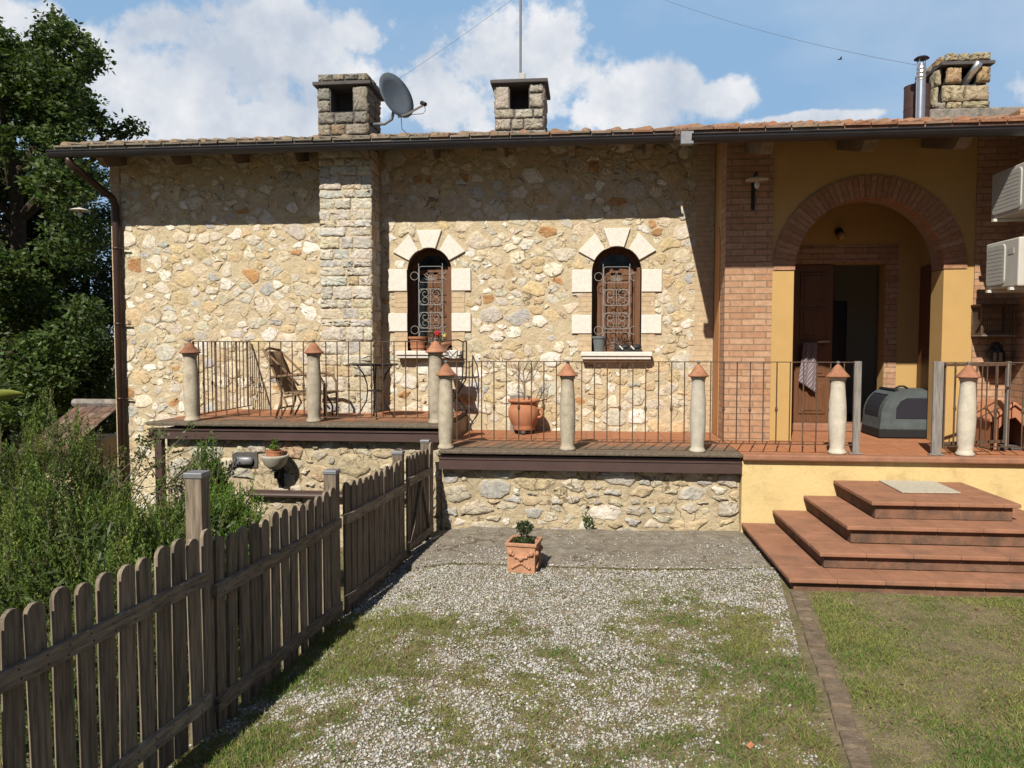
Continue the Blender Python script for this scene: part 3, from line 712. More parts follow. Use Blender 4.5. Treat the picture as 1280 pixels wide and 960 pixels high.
def scroll(mb, cx, cz, y, r, s=1, mir=1, turns=1.35, rad=.0038):
    pts = []
    for i in range(22):
        t = i/21; a = t*turns*2*pi; q = r*(1-.72*t); pts.append((cx+mir*(q*cos(a)-r*.0), y, cz+s*q*sin(a)))
    mb.tube(pts, rad, 5)
def rrect(mb, cx, cz, w, h, y, rad=.0042, rr=.03):
    pts = []
    for sx, sz, a0 in ((1, 1, 0), (-1, 1, 90), (-1, -1, 180), (1, -1, 270)):
        for k in range(5):
            a = radians(a0+90*k/4); pts.append((cx+sx*(w/2-rr)+rr*cos(a), y, cz+sz*(h/2-rr)+rr*sin(a)))
    pts.append(pts[0]); mb.tube(pts, rad, 5, cap=False)
def window(o, hasplant):
    cx, w, zb, zs = o['cx'], o['w'], o['zb'], o['zs']; r = w/2
    # dressed surround of the opening, parts of the house
    for (za, zc) in BL(o):
        for s in (-1, 1):
            mb = MB(); a, b = cx+s*r, cx+s*(r+.25); mb.box(min(a, b), max(a, b), YW-.028, YW+.06, za, zc); mb.build('quoin_block', M['white_stone'], house, bevel=.006)
    for c, hw, ri, ro in ((90, 16.5, r, r+.225), (44, 18, r, r+.215), (136, 18, r, r+.215)):
        mb = MB(); pts = []
        A = [c-hw*1.0, c+hw*1.0]
        poly = []
        for k in range(6): a = radians(A[0]+(A[1]-A[0])*k/5); poly.append((cx+ri*cos(a), zs+ri*sin(a)))
        t = radians(c); tv = (-sin(t), cos(t)); ov = (cos(t), sin(t)); hwid = .165 if c == 90 else .155
        poly += [(cx+ov[0]*ro+tv[0]*hwid, zs+ov[1]*ro+tv[1]*hwid), (cx+ov[0]*ro-tv[0]*hwid, zs+ov[1]*ro-tv[1]*hwid)]
        mb.prism_y(poly, YW-.03, YW+.05); mb.build('voussoir', M['white_stone'], house, bevel=.006)
    for s in (-1, 1):
        a, b = cx+s*r, cx+s*(r+.17)
        for za, zc in ((zs-.545, zs-.26), (zb-.0, zs-.78)): mb = MB(); mb.box(min(a, b), max(a, b), YW-.012, YW+.05, za+.002, zc-.002); mb.build('brick_infill', M['jamb'], house, uv=True)
    mb = MB(); mb.box(cx-r-.13, cx+r+.13, YW-.15, YW+.20, zb-.055, zb); mb.box(cx-r-.115, cx+r+.115, YW-.13, YW+.05, zb-.095, zb-.057)
    mb.build('window_sill', M['white_stone'], house, bevel=.008)
    # casement
    yf = YW+.23; mb = MB()
    def frame_ring(x0, x1, z0, zz, t, y0, y1):
        mb.box(x0, x0+t, y0, y1, z0, zz); mb.box(x1-t, x1, y0, y1, z0, zz); mb.box(x0+t, x1-t, y0, y1, z0, z0+t)
    frame_ring(cx-r, cx-.005, zb, zs, .065, yf, yf+.05); frame_ring(cx+.005, cx+r, zb, zs, .065, yf, yf+.05)
    n = 14
    for k in range(n):
        a0, a1 = pi*k/n, pi*(k+1)/n
        poly = [(cx+q*cos(a), zs+q*sin(a)) for q, a in ((r, a0), (r, a1), (r-.065, a1), (r-.065, a0))]; mb.prism_y(poly, yf, yf+.05)
    mb.box(cx-r+.06, cx+r-.06, yf, yf+.045, zs-.03, zs+.03)
    wf = mb.build('window', M['window_wood'], house)
    mb = MB(); poly = [(cx-r, zb), (cx+r, zb)]+[(cx+r*cos(pi*k/16), zs+r*sin(pi*k/16)) for k in range(17)]
    mb.prism_y(poly, yf+.02, yf+.028); mb.build('pane', M['glass'], wf)
    # board shutters behind the glass line, one left open on the left window
    for a_, b_ in (((cx-r+.066, cx-.04), (cx+.04, cx+r-.066)) if not hasplant else ((cx+.04, cx+r-.066),)):
        mb = MB(); q = a_
        while q < b_-.02: mb.box(q, min(b_, q+.055)-.003, yf+.008, yf+.018, zb+.066, zs+.08); q += .055
        mb.build('board_shutter', M['window_wood'], wf)
    # pale wooden shutters half folded against the right reveal
    mb = MB(); mb.box(cx+r-.055, cx+r-.012, YW+.05, yf-.006, zb+.03, zs+.05)
    for q in range(3): mb.box(cx+r-.075, cx+r-.055, YW+.06+q*.055, YW+.10+q*.055, zb+.05, zs)
    mb.build('shutter', M['window_wood'], wf)
    # iron grille
    yg = YW+.075; mb = MB(); bx = w*.27; gt = zs+.10; gb = zb+.05
    for s in (-1, 1): mb.tube([(cx+s*bx, yg, gb), (cx+s*bx, yg, gt)], .0055, 6)
    hh = (gt-gb); pz = [gb+hh*(q) for q in (.09, .32, .60, .87)]; ph = hh*.19
    for s in (-1, 1):
        for z in (zs-.06, zb+.27):
            c = [(cx+s*(bx+.005+.052)+.052*cos(a), yg, z+.052*sin(a)) for a in [2*pi*k/14 for k in range(15)]]; mb.tube(c, .004, 5, cap=False)
    for i, z in enumerate(pz):
        rrect(mb, cx, z, bx*1.9, ph, yg)
        if i in (1, 2):
            for sx in (-1, 1):
                for sz in (-1, 1): scroll(mb, cx+sx*bx*.48, z+sz*ph*.22, yg, bx*.42, sz, sx)
            mb.tube([(cx, yg, z-ph/2), (cx, yg, z+ph/2)], .005, 5)
        else:
            for k in range(-3, 4):
                a = radians(90+k*24); q = ph*.62*(1 if k % 2 == 0 else .75)
                mb.tube([(cx, yg, z-ph*.4), (cx+q*.5*cos(a)-.012, yg, z-ph*.4+q*.6*sin(a)), (cx+q*cos(a), yg, z-ph*.4+q*sin(a)), (cx+q*.5*cos(a)+.016, yg, z-ph*.4+q*.45*sin(a)), (cx, yg, z-ph*.4)], .003, 5)
    mb.build('grille', M['iron_pale'], wf)
window(W1, True); window(W2, False)

# porch ------------------------------------------------------------
XPL, XPR = 1.555, 4.66
PO = dict(cx=3.125, w=1.61, zb=ZT, zs=2.775)
mb = MB(); wall_arches(mb, 2.08, 4.25, 2.775, 4.35, YP+.006, .30, [dict(PO, zb=2.775)], n=28, rmi=0)
mb.build('arch_wall', M['ochre'], house)
for x0, x1 in ((2.08, 2.32), (3.93, 4.25)):
    mb = MB(); mb.box(x0, x1, YP-.004, YP+.31, ZT, 2.772); mb.build('arch_jamb', M['ochre'], house, bevel=.004)
mb = MB(); mb.box(XPL, 2.078, YP-.01, YP+.30, ZT, 4.35)
mb.build('brick_pier', M['brick'], house, uv=True)
mb = MB(); mb.box(4.252, XPR, YP-.01, YP+.30, ZT-.3, 4.35); mb.build('brick_pier', M['brick'], house, uv=True)
mb = MB(); r0, r1 = .80, 1.04; n = 46; mb2 = MB()
for k in range(n):
    a0, a1 = pi*k/n+.007, pi*(k+1)/n-.007
    poly = [(PO['cx']+q*cos(a), PO['zs']+q*sin(a)) for q, a in ((r0, a0), (r1+U(-.012, .012), a0), (r1+U(-.012, .012), a1), (r0, a1))]
    mb.col = lerp((.40, .19, .105), (.50, .28, .17), R()); mb.prism_y(poly, YP-.016, YP+.15)
for k in range(46):
    a0, a1 = pi*k/46, pi*(k+1)/46
    mb.col = (.38, .26, .17); mb.prism_y([(PO['cx']+q*cos(a), PO['zs']+q*sin(a)) for q, a in ((r0+.003, a0), (r1+.012, a0), (r1+.012, a1), (r0+.003, a1))], YP-.008, YP+.302)
mb.build('arch_ring', M['voussoir'], house)
# porch side towards the terrace, with its blind arch
mb = MB(); mb.box(XPL+.008, XPL+.09, YP+.30, YW-.012, ZT, 4.40); mb.box(XPL+.01, XPL+.09, YW-.012, 10.15, ZT, 4.4); mb.build('porch_side_wall', M['ochre'], house)
mb = MB(); poly = [(9.36, ZT), (9.74, ZT), (9.74, 3.1)]+[(9.55+.19*cos(a), 3.1+.26*sin(a)) for a in [pi*k/8 for k in range(1, 8)]]+[(9.36, 3.1)]
mb.prism_x(poly, XPL+.001, XPL+.02); mb.build('blind_arch', M['ceiling'], house)
# porch inside
YB = 10.15; DX0, DX1, DZ1 = 2.62, 3.735, 2.965
mb = MB(); mb.box(XPL, DX0, YB, YB+.2, ZT, 4.4); mb.box(DX1, 4.4, YB, YB+.2, ZT, 4.4); mb.box(DX0, DX1, YB, YB+.2, DZ1, 4.4)
mb.box(4.14, 4.4, YP+.312, YB, ZT, 4.4)
mb.build('porch_wall', M['ochre'], house)
mb = MB(); mb.box(XPL+.09, 4.14, YP+.302, YB, 3.86, 3.92); mb.build('porch_ceiling', M['ceiling'], house)
mb = MB(); mb.box(DX1+.002, DX1+.15, YB-.012, YB+.1, ZT, DZ1+.23); mb.box(DX0-.15, DX0-.002, YB-.012, YB+.1, ZT, DZ1+.23); mb.box(DX0-.0, DX1, YB-.012, YB+.1, DZ1+.002, DZ1+.23)
mb.build('door_surround', M['brick'], house, uv=True)
mb = MB(); mb.box(DX0-.1, DX1+.06, YB-.11, YB+.2, ZT, ZT+.095); mb.build('threshold', M['step'], house, bevel=.01)
# open door leaf (left half shut) with raised panels
dl = MB(); dl.box(DX0+.01, DX0+.50, YB+.05, YB+.095, ZT+.10, DZ1-.01)
door = dl.build('door', M['door_wood'], house, bevel=.004)
mb = MB()
for z0, z1 in ((1.05, 1.45), (1.53, 1.93), (2.01, 2.41), (2.49, 2.86)):
    mb.box(DX0+.09, DX0+.42, YB+.035, YB+.052, z0, z1); mb.box(DX0+.13, DX0+.38, YB+.025, YB+.037, z0+.04, z1-.04)
mb.build('raised_panel', M['door_wood'], door, bevel=.006)
mb = MB(); mb.tube([(DX0+.45, YB+.05, 1.98), (DX0+.45, YB-.01, 1.98), (DX0+.30, YB-.02, 1.975)], .011, 6); mb.build('handle', M['steel'], door)
# second dark door in the right porch wall
mb = MB(); mb.box(4.115, 4.141, 9.36, 10.06, ZT+.02, 2.9); d2 = mb.build('side_door', M['door_wood'], house, bevel=.004)
mb = MB()
for z0, z1 in ((1.0, 1.8), (1.9, 2.75)): mb.box(4.106, 4.116, 9.5, 9.93, z0, z1)
mb.build('raised_panel', M['door_wood'], d2, bevel=.006)
# hall behind the door
mb = MB(); mb.box(1.9, 1.95, YB+.2, 12.6, ZT, 3.9); mb.box(4.5, 4.55, YB+.2, 12.6, ZT, 3.9); mb.box(1.9, 4.55, 12.6, 12.65, ZT, 3.9); mb.box(1.9, 4.55, YB+.2, 12.6, 3.9, 3.95)
mb.build('hall_wall', mat('hall_plaster', (.75, .72, .66), .9), house)
# wing on the right
mb = MB(); mb.box(XPR, 6.2, 5.2, YP-.012, -.2, 4.3); mb.box(XPR+.01, 6.2, YP-.01, 16, -.2, 4.5); mb.build('wing_wall', M['brick'], house, uv=True)

# roof ---------------------------------------------------------------
YG, YGP, XV = 9.1, 7.9, .98
mb = MB()
def deck(x0, x1, ya, yb, t=.05):
    mb._add([(x0, ya, zr(ya)), (x1, ya, zr(ya)), (x1, yb, zr(yb)), (x0, yb, zr(yb)), (x0, ya, zr(ya)-t), (x1, ya, zr(ya)-t), (x1, yb, zr(yb)-t), (x0, yb, zr(yb)-t)],
            [(0, 1, 2, 3), (7, 6, 5, 4), (0, 4, 5, 1), (1, 5, 6, 2), (2, 6, 7, 3), (3, 7, 4, 0)])
YR = 12.9
deck(-6.66, XV, YG+.04, YR); deck(XV+.001, 6.3, YGP+.04, YR)
mb._add([(-6.66, YR, zr(YR)), (6.3, YR, zr(YR)), (6.3, 16.6, zr(YR)-1.05), (-6.66, 16.6, zr(YR)-1.05)], [(0, 1, 2, 3)])
roof = mb.build('roof', M['soffit'], house)
mb = MB()
def tiles(x0, x1, ya, yb, tint):
    cw, rl = .235, .36; ny = int((yb-ya)/rl)+1; nx = int((x1-x0)/cw); cw = (x1-x0)/nx
    sl_ = math.atan(SLOPE)
    for j in range(ny):
        for i in range(nx):
            y = ya+j*rl+U(-.012, .012); x = x0+(i+.5)*cw+U(-.005, .005)
            if y+rl > yb+.2: continue
            if 3.95 < x < 5.0 and 9.3 < y < 10.2: continue
            if any(a < x < b and c < y < d for a, b, c, d in CHIMS): continue
            t = tint(x, y); base = lerp((.29, .235, .175), (.45, .21, .12), t); base = lerp(base, pick([(3+2*(1-t), (.27, .235, .18)), (4*t, (.42, .22, .13)), (1, (.46, .37, .28))]), U(.2, .6))
            mb.col = base
            mx = Matrix.Rotation(sl_-.045+U(-.015, .015), 3, 'X')@Matrix.Rotation(U(-.02, .02), 3, 'Z')@Matrix.Rotation(U(-.01, .01), 3, 'Y')
            c = Vector((x, y+rl/2, zr(y+rl/2)+.052+U(0, .008)))
            mb.obox(c, (cw*.95, rl*1.12, .022), mx)
            mb.obox(c+mx@Vector((cw*.44, 0, .018)), (cw*.13, rl*1.10, .022), mx)
            mb.obox(c-Vector((0, 0, .03)), (cw*.98, rl*.98, .03), mx)
CHIMS = [(-3.6, -2.7, 9.85, 10.65), (-1.28, -.45, 9.85, 10.65)]
tint = lambda x, y: min(1, max(0, (x+2.2)/4.5+U(-.25, .25)))
tiles(-6.62, XV, YG-.02, YR, tint); tiles(XV, 4.72, YGP-.02, YR, tint)
def ribs(x0, x1, ya):
    x = x0+.1
    while x < x1:
        y = ya+U(.0, .05)
        while y < YR:
            if not any(a-.05 < x < b+.05 and c-.4 < y < d for a, b, c, d in CHIMS+[(3.9, 5.1, 9.3, 10.3)]):
                mb.col = lerp(lerp((.36, .26, .18), (.44, .21, .12), tint(x, y)), (.33, .28, .2), U(0, .5)); n = 6; vs = []
                for q, rr, dz in ((0, .062, .012), (.40, .05, 0)):
                    for k in range(n+1): a = pi*k/n; vs.append((x+rr*cos(a)*.9, y+q, zr(y+q)+.055+dz+rr*sin(a)*.85))
                mb._add(vs, [(k, k+1, n+1+k+1, n+1+k) for k in range(n)]+[tuple(range(n+1))])
            y += .36
        x += .36+U(-.01, .01)
ribs(-6.62, XV-.05, YG); ribs(XV, 4.7, YGP)
x = -6.5
while x < 5.5:                                                  # ridge caps
    mb.col = lerp((.36, .27, .2), (.45, .21, .12), tint(x, 0)); L_ = .47
    n = 8; vs = []
    for q, rr in ((0, .10), (L_*1.05, .085)):
        for k in range(n+1): a = pi*k/n; vs.append((x+q, YR+rr*cos(a)*1.1, zr(YR)+.0+rr*sin(a)+.012))
    mb._add(vs, [(k, k+1, n+1+k+1, n+1+k) for k in range(n)]+[tuple(range(n+1))]); x += L_
mb.build('roof_tiles', M['rooftile'], roof)
# gutters
def gutter(x0, x1, y, z):
    n = 8; r = .078; vs = []; mb = MB()
    pr_ = [(y-r*cos(pi*k/n), z-r*sin(pi*k/n)) for k in range(n+1)]; pi_ = [(y-(r-.006)*cos(pi*k/n), z-(r-.006)*sin(pi*k/n)+.001) for k in range(n+1)]
    poly = pr_+pi_[::-1]; mb.prism_x(poly, x0, x1)
    mb.tube([(x0, y-r, z), (x1, y-r, z)], .009, 6)
    q = x0+.6
    while q < x1: mb.box(q, q+.03, y-r-.008, y+r, z-.005, z+.012); q += 1.25
    return mb.build('gutter', M['gutter'], house)
gutter(-6.65, XV-.02, YG-.03, zr(YG)-.015); gutter(XV+.03, 4.12, YGP-.03, zr(YGP)-.015)
mb = MB(); mb.box(XV-.07, XV+.05, YGP-.08, YGP-.0, zr(YGP)-.10, zr(YGP)+.02); mb.build('flashing', M['zinc'], house)
zg = zr(YG)-.05
P0 = PY(112, 196, 9.1); P1 = PY(118, 212, 9.2); P2 = PY(138, 238, 9.66)
mb = MB(); xd = XL+.095
mb.tube([(-6.42, YG-.02, zg-.02), (-6.42, YG, zg-.10), (-6.37, YG+.06, zg-.16), (xd-.01, YW-.13, zg-.42), (xd, YW-.075, zg-.52), (xd, YW-.07, zg-.7), (xd, YW-.07, -.3)], .048, 10)
for z in (1.2, 2.2, 3.2): mb.tube([(xd, YW-.07, z), (xd, YW-.07, z+.03)], .054, 10); mb.box(xd+.03, xd+.16, YW-.06, YW-.045, z, z+.015)
mb.build('downpipe', M['pipe'], house, smooth=True)
# rafters
def rafter(x, y0, y1, w=.09, mt=None):
    mb = MB(); t = .055
    poly = [(y1, zr(y1)-t), (y0, zr(y0)-t), (y0, zr(y0)-t-.035), (y0+.05, zr(y0)-t-.06), (y0+.09, zr(y0)-t-.10), (y0+.17, zr(y0)-t-.115), (y1, zr(y1)-t-.15)]
    mb.prism_x(poly, x-w/2, x+w/2); mb.build('rafter', mt or M['corbel'], house, bevel=.006)
for x in (-6.15, -5.25, -4.45, -3.65, -2.72, -1.92, -1.05, -.2, .72): rafter(x, YG+.16, YW+.1)
for x in (1.82, 2.82, 3.72): rafter(x, YGP+.2, YP+.1, .13)

# chimneys -------------------------------------------------------------
def chimney(x0, x1, y0, d, z0, z1, cap, ox0, ox1, oz0, oz1, pal, topstones=True):
    y1 = y0+d; mb = MB(); w = .012
    mb.box(x0+w, ox0, y0+w, y1-w, z0, z1); mb.box(ox1, x1-w, y0+w, y1-w, z0, z1); mb.box(ox0, ox1, y0+w, y1-w, z0, oz0); mb.box(ox0, ox1, y0+w, y1-w, oz1, z1)
    mb.box(ox0, ox1, y0+.34, y0+.36, oz0, oz1)
    ch = mb.build('chimney', M['slab_dark'], roof)
    mb = MB(); hole = lambda u, v: ox0-.002 < u < ox1+.002 and oz0-.002 < v < oz1+.002
    E_ = (.25, .21, .16)
    courses(mb, x0, ox0, oz0, oz1, lambda u, v, q: (u, y0+w-q, v), pal, E_, (.14, .26), (.14, .3), .01, (.015, .03))
    courses(mb, ox1, x1, oz0, oz1, lambda u, v, q: (u, y0+w-q, v), pal, E_, (.14, .26), (.14, .3), .01, (.015, .03))
    courses(mb, x0, x1, z0, oz0, lambda u, v, q: (u, y0+w-q, v), pal, E_, (.09, .15), (.15, .3), .01, (.015, .03))
    if oz1 < z1-.05: courses(mb, x0, x1, cap+.06, z1, lambda u, v, q: (u, y0+w-q, v), pal, E_, (.08, .14), (.16, .26), .008, (.015, .03))
    courses(mb, y0, y1, z0, cap, lambda u, v, q: (x1-w+q, u, v), pal, E_, (.12, .2), (.2, .36), .01, (.012, .025))
    courses(mb, y0, y1, z0, cap, lambda u, v, q: (x0+w-q, u, v), pal, E_, (.12, .2), (.2, .36), .01, (.012, .025))
    if topstones: courses(mb, y0, y1, cap+.06, z1, lambda u, v, q: (x1-w+q, u, v), pal, E_, (.1, .14), (.16, .3), .01, (.012, .025))
    mb.build('block_facing', M['stone_grey'], ch, smooth=True)
    mb = MB(); mb.box(x0-.05, x1+.05, y0-.05, y1+.07, cap, cap+.045); mb.build('cap_slab', M['slab_dark'], ch, bevel=.006)
    mb = MB(); mb.box(x0-.03, x1+.03, y0-.04, y1+.03, zr(y0)-.05, zr(y0)+.10); mb.build('mortar_skirt', M['concrete'], ch, bevel=.02)
    return ch
PALC1 = [(4, (.36, .31, .245)), (3, (.30, .28, .25)), (2, (.40, .30, .19)), (1, (.38, .35, .30))]
PALC2 = [(4, (.50, .46, .38)), (3, (.42, .39, .34)), (2, (.55, .50, .42))]
chimney(-3.52, -2.85, 9.9, .64, 4.55, 5.45, 5.30, -3.345, -3.05, 4.965, 5.29, PALC1)
chimney(-1.195, -.565, 9.9, .64, 4.55, 5.25, 5.25, -1.0, -.757, 4.935, 5.245, PALC2, False)
# right chimney with its sloped shoulder and rendered base
mb = MB(); mb.box(3.97, 5.05, 9.55, 10.3, 4.45, 4.69)
ch = mb.build('chimney', M['concrete'], roof, bevel=.02)
PALC3 = [(4, (.50, .42, .28)), (2, (.42, .38, .31)), (1, (.50, .36, .2))]
mb = MB(); E_ = (.3, .25, .18); f = lambda u, v, q: (u, 9.58-q, v)
courses(mb, 4.10, 4.63, 4.76, 4.96, f, PALC3, E_, (.19, .2), (.22, .27), .008, (.03, .05))
courses(mb, 4.14, 4.315, 4.97, 5.17, f, PALC3, E_, (.2, .2), (.17, .2), .006, (.03, .05)); courses(mb, 4.48, 4.63, 4.97, 5.17, f, PALC3, E_, (.2, .2), (.15, .2), .006, (.03, .05))
courses(mb, 4.12, 4.63, 5.22, 5.32, f, PALC3, E_, (.1, .1), (.13, .2), .008, (.03, .05))
courses(mb, 4.02, 4.64, 4.68, 4.77, f, PALC3, E_, (.08, .1), (.1, .25), .006, (.01, .03))
for y in (9.6, 9.85, 10.1):
    for z, h in ((4.70, .26), (4.97, .2), (5.21, .1)):
        if z == 4.97 and y == 9.85: continue
        dx = (5.32-z)*.10
        put_stone(mb, [(y, z), (y+.24, z), (y+.24, z+h), (y, z+h)], lambda u, v, q, dx=dx: (4.13-q-dx, u, v), .03, pick(PALC3), E_, .004)
mb.build('block_facing', M['stone_grey'], ch, smooth=True)
mb = MB(); mb.box(4.07, 4.66, 9.52, 10.3, 5.175, 5.215); mb.build('cap_slab', M['slab_dark'], ch, bevel=.006)
mb = MB(); mb.box(4.16, 4.60, 9.60, 10.28, 4.7, 4.965); mb.box(4.16, 4.30, 9.60, 10.2, 4.965, 5.175); mb.box(4.49, 4.60, 9.60, 10.2, 4.965, 5.175); mb.box(4.15, 4.61, 9.6, 10.28, 5.215, 5.30); mb.box(4.3, 4.49, 10.1, 10.12, 4.965, 5.17)
mb.build('core', M['slab_dark'], ch)
mb = MB(); mb.tube([(4.36, 9.75, 4.92), (4.44, 9.6, 5.10), (4.475, 9.50, 5.19)], .045, 12); mb.build('flue_pipe', M['steel'], ch, smooth=True)

# ------------------------------------------------------------------ terraces
def slab(name_label, x0, x1, yf, yb, zt, label, tilem, edge='grime'):
    root = thing('terrace', ((x0+x1)/2, yf, zt), label, 'terrace', 'terraces in front of the house')
    mb = MB(); mb.box(x0+.01, x1-.01, yf+.10, yb, zt-.04, zt); mb.build('tiled_floor', tilem, root, uv=True)
    mb = MB(); n = 60; 
    mb.box(x0, x1, yf, yf+.099, zt-.036, zt+.003); mb.build('floor_edge', M[edge], root, bevel=.012)
    return root
# lower terrace: left, weathered part and right part before the porch
t1 = slab('', -1.545, 1.56, 7.85, 9.79, ZT, 'lower tiled terrace with grimy front edge over a rubble base wall', M['tile'])
mb = MB(); mb.box(-1.52, 1.555, 7.90, 8.2, .765, .784); mb.box(-1.54, 1.557, 7.875, 7.93, .65, .745); mb.box(-1.54, 1.557, 7.865, 7.94, .745, .762); mb.box(-1.54, 1.557, 7.868, 7.94, .641, .652)
mb.build('steel_fascia', M['brown_metal'], t1)
mb = MB(); mb.box(-1.53, 1.556, 7.985, 9.7, -.4, .765); bw = mb.build('base_wall', M['mortar_low'], t1)
mb = MB(); hole = lambda u, v: v < -.1 or v > .70
def lowcol(): return pick(PALB)
rubble(mb, -1.53, 1.56, -.12, .70, .155, lambda u, v, d: (u, 7.985-d, v), PALB, (.56, .46, .31), 1.9, None, (.002, .016), (.004, .024), .05, .75, .010, .4, 1.6)
mb.build('rubble_facing', M['stone_low'], bw, smooth=True)
# right
t2 = thing('terrace', (3.2, 7.85, ZT), 'terracotta terrace on a yellow plastered base below the arched porch', 'terrace', 'terraces in front of the house')
mb = MB(); mb.box(1.562, 5.4, 7.97, YB+.2, ZT-.04, ZT-.002); mb.build('tiled_floor', M['tile_porch'], t2, uv=True)
mb = MB(); mb.box(1.562, 5.4, 7.84, 7.968, ZT-.06, ZT); mb.build('floor_edge', M['step'], t2, bevel=.014)
mb = MB(); mb.box(1.562, 5.4, 7.90, 9.0, -.2, ZT-.062); mb.build('base_wall', M['ochre_pale'], t2)
# upper
ZU = 1.08; YU = 8.05
t3 = thing('terrace', (-3.2, YU, ZU), 'upper tiled terrace on brown steel beams at the left end of the house', 'terrace', 'terraces in front of the house')
mb = MB(); mb.box(-4.86, -1.56, YU+.12, 9.79, ZU-.05, ZU); mb.build('tiled_floor', M['tile'], t3, uv=True)
mb = MB(); mb.box(-4.875, -1.555, YU, YU+.119, ZU-.038, ZU+.003); mb.build('floor_edge', M['grime'], t3, bevel=.012)
mb = MB(); mb.box(-4.86, -1.555, YU+.03, YU+.12, ZU-.175, ZU-.085); mb.box(-4.87, -1.55, YU+.015, YU+.13, ZU-.088, ZU-.072); mb.box(-4.87, -1.55, YU+.02, YU+.13, ZU-.185, ZU-.174)
mb.box(-4.80, -4.72, YU+.04, YU+.12, -.6, ZU-.187)
mb.build('steel_beam', M['brown_metal'], t3)
mb = MB(); mb.box(-4.70, -1.574, YU+.125, 9.7, -.9, ZU-.07); mb.box(-1.57, -1.548, YU+.12, 9.79, ZT-.03, ZU-.062); bw = mb.build('base_wall', M['mortar_low'], t3)
mb = MB(); rubble(mb, -4.70, -1.55, -.5, .98, .19, lambda u, v, d: (u, YU+.125-d, v), [(p[0], lerp(p[1], (.62, .53, .38), .3)) for p in PALB], MOR, 1.5, lambda u, v: abs(u+3.77) < .15 and abs(v-.655) < .085, (.002, .018), (.006, .025), .05, .55, .010, .4, 1.6)
mb.build('rubble_facing', M['stone_low'], bw, smooth=True)

# steps ----------------------------------------------------------------
st = thing('garden_steps', (3.07, 6.9, 0), 'four terracotta tiled steps rising to the porch terrace on three sides', 'steps')
SD = [(1.56, 6.02, .141, 4.58), (1.865, 6.29, .278, 4.28), (2.165, 6.575, .432, 3.97), (2.45, 6.835, .59, 3.67)]
for i, (x0, yf, z, x1) in enumerate(SD):
    mb = MB(); zb = -.15 if i == 0 else SD[i-1][2]+.002
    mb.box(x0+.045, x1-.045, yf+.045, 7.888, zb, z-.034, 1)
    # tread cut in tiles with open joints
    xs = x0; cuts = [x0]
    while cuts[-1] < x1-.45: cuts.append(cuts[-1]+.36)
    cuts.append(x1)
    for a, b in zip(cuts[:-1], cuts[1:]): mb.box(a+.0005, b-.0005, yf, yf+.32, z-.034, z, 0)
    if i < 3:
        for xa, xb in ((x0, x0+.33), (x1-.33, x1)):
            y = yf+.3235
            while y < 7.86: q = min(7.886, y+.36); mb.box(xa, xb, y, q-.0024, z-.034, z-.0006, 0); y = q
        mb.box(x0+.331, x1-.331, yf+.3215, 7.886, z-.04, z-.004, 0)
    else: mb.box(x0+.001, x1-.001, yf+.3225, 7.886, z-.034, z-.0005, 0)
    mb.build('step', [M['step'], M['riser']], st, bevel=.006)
mb = MB(); mb.prism_z([(2.86, 7.25), (3.38, 7.27), (3.40, 7.86), (2.88, 7.86)], .593, .603)
tag(mb.build('doormat', M['mat_pale'], bevel=.003), 'pale woven mat lying on the top terracotta step', 'mat')

# ------------------------------------------------------------------ railings
def railing(p0, p1, z0, z1, label, n, post0=False, post1=False, skip=()):
    p0, p1 = Vector((*p0, 0)), Vector((*p1, 0)); c = (p0+p1)/2
    root = thing('iron_railing', (c.x, c.y, z0), label, 'railing', 'rusty iron railings of the terraces')
    mb = MB(); d = (p1-p0).normalized()
    mb.beam(p0+Vector((0, 0, z1)), p1+Vector((0, 0, z1)), .022, .009); mb.build('top_rail', M['iron'], root)
    mb = MB(); mb.beam(p0+Vector((0, 0, z0)), p1+Vector((0, 0, z0)), .022, .009); mb.build('bottom_rail', M['iron'], root)
    for i in range(n+1):
        if i in skip: continue
        p = p0.lerp(p1, i/n); mb = MB(); mb.tube([p+Vector((0, 0, z0)), p+Vector((0, 0, z1))], .0065, 6)
        if i % 2 == 0:
            zc = z0+(z1-z0)*.42; mb.lathe([(.0065, -.028), (.012, -.024), (.011, -.012), (.017, 0), (.011, .012), (.012, .024), (.0065, .028)], p+Vector((0, 0, zc)), 8)
        mb.build('baluster', M['iron'], root)
    return root
railing((-1.50, 8.0), (2.70, 8.0), .93, 1.765, 'long iron railing with bars along the lower terrace', 32)
railing((3.50, 8.0), (5.3, 8.0), .93, 1.765, 'short iron railing right of the steps gap', 14)
railing((-4.43, 8.28), (-1.60, 8.28), 1.135, 1.975, 'iron railing along the front of the upper terrace', 22)
railing((-4.43, 8.30), (-4.43, 9.76), 1.135, 1.975, 'iron side railing joining the upper terrace to the house wall', 14)

def pillar(mt):
    root = thing('clay_pillar', (0, 0, 0), 'x', 'pillar', 'clay pillars with terracotta caps along the railings')
    mb = MB(); mb.lathe([(.078, 0), (.086, .008), (.085, .022), (.072, .04), (.068, .06), (.074, .12), (.081, .24), (.083, .36), (.079, .5), (.072, .62), (.067, .70), (.069, .735), (.082, .765), (.085, .775), (.08, .778)], n=24, wob=.03)
    mb.build('shaft', mt, root, smooth=True)
    mb = MB(); mb.lathe([(.094, .772), (.110, .777), (.111, .784), (.095, .80), (.07, .83), (.046, .865), (.026, .89), (.014, .90)], n=24)
    cp = mb.build('cap', M['capclay'], root, smooth=True)
    mb = MB(); mb.lathe([(.012, .895), (.012, .91), (.02, .915), (.02, .928), (.01, .935)], n=10); mb.build('knob', M['zinc'], cp)
    return root
pa = pillar(M['clay']); pb = pillar(M['clay_white'])
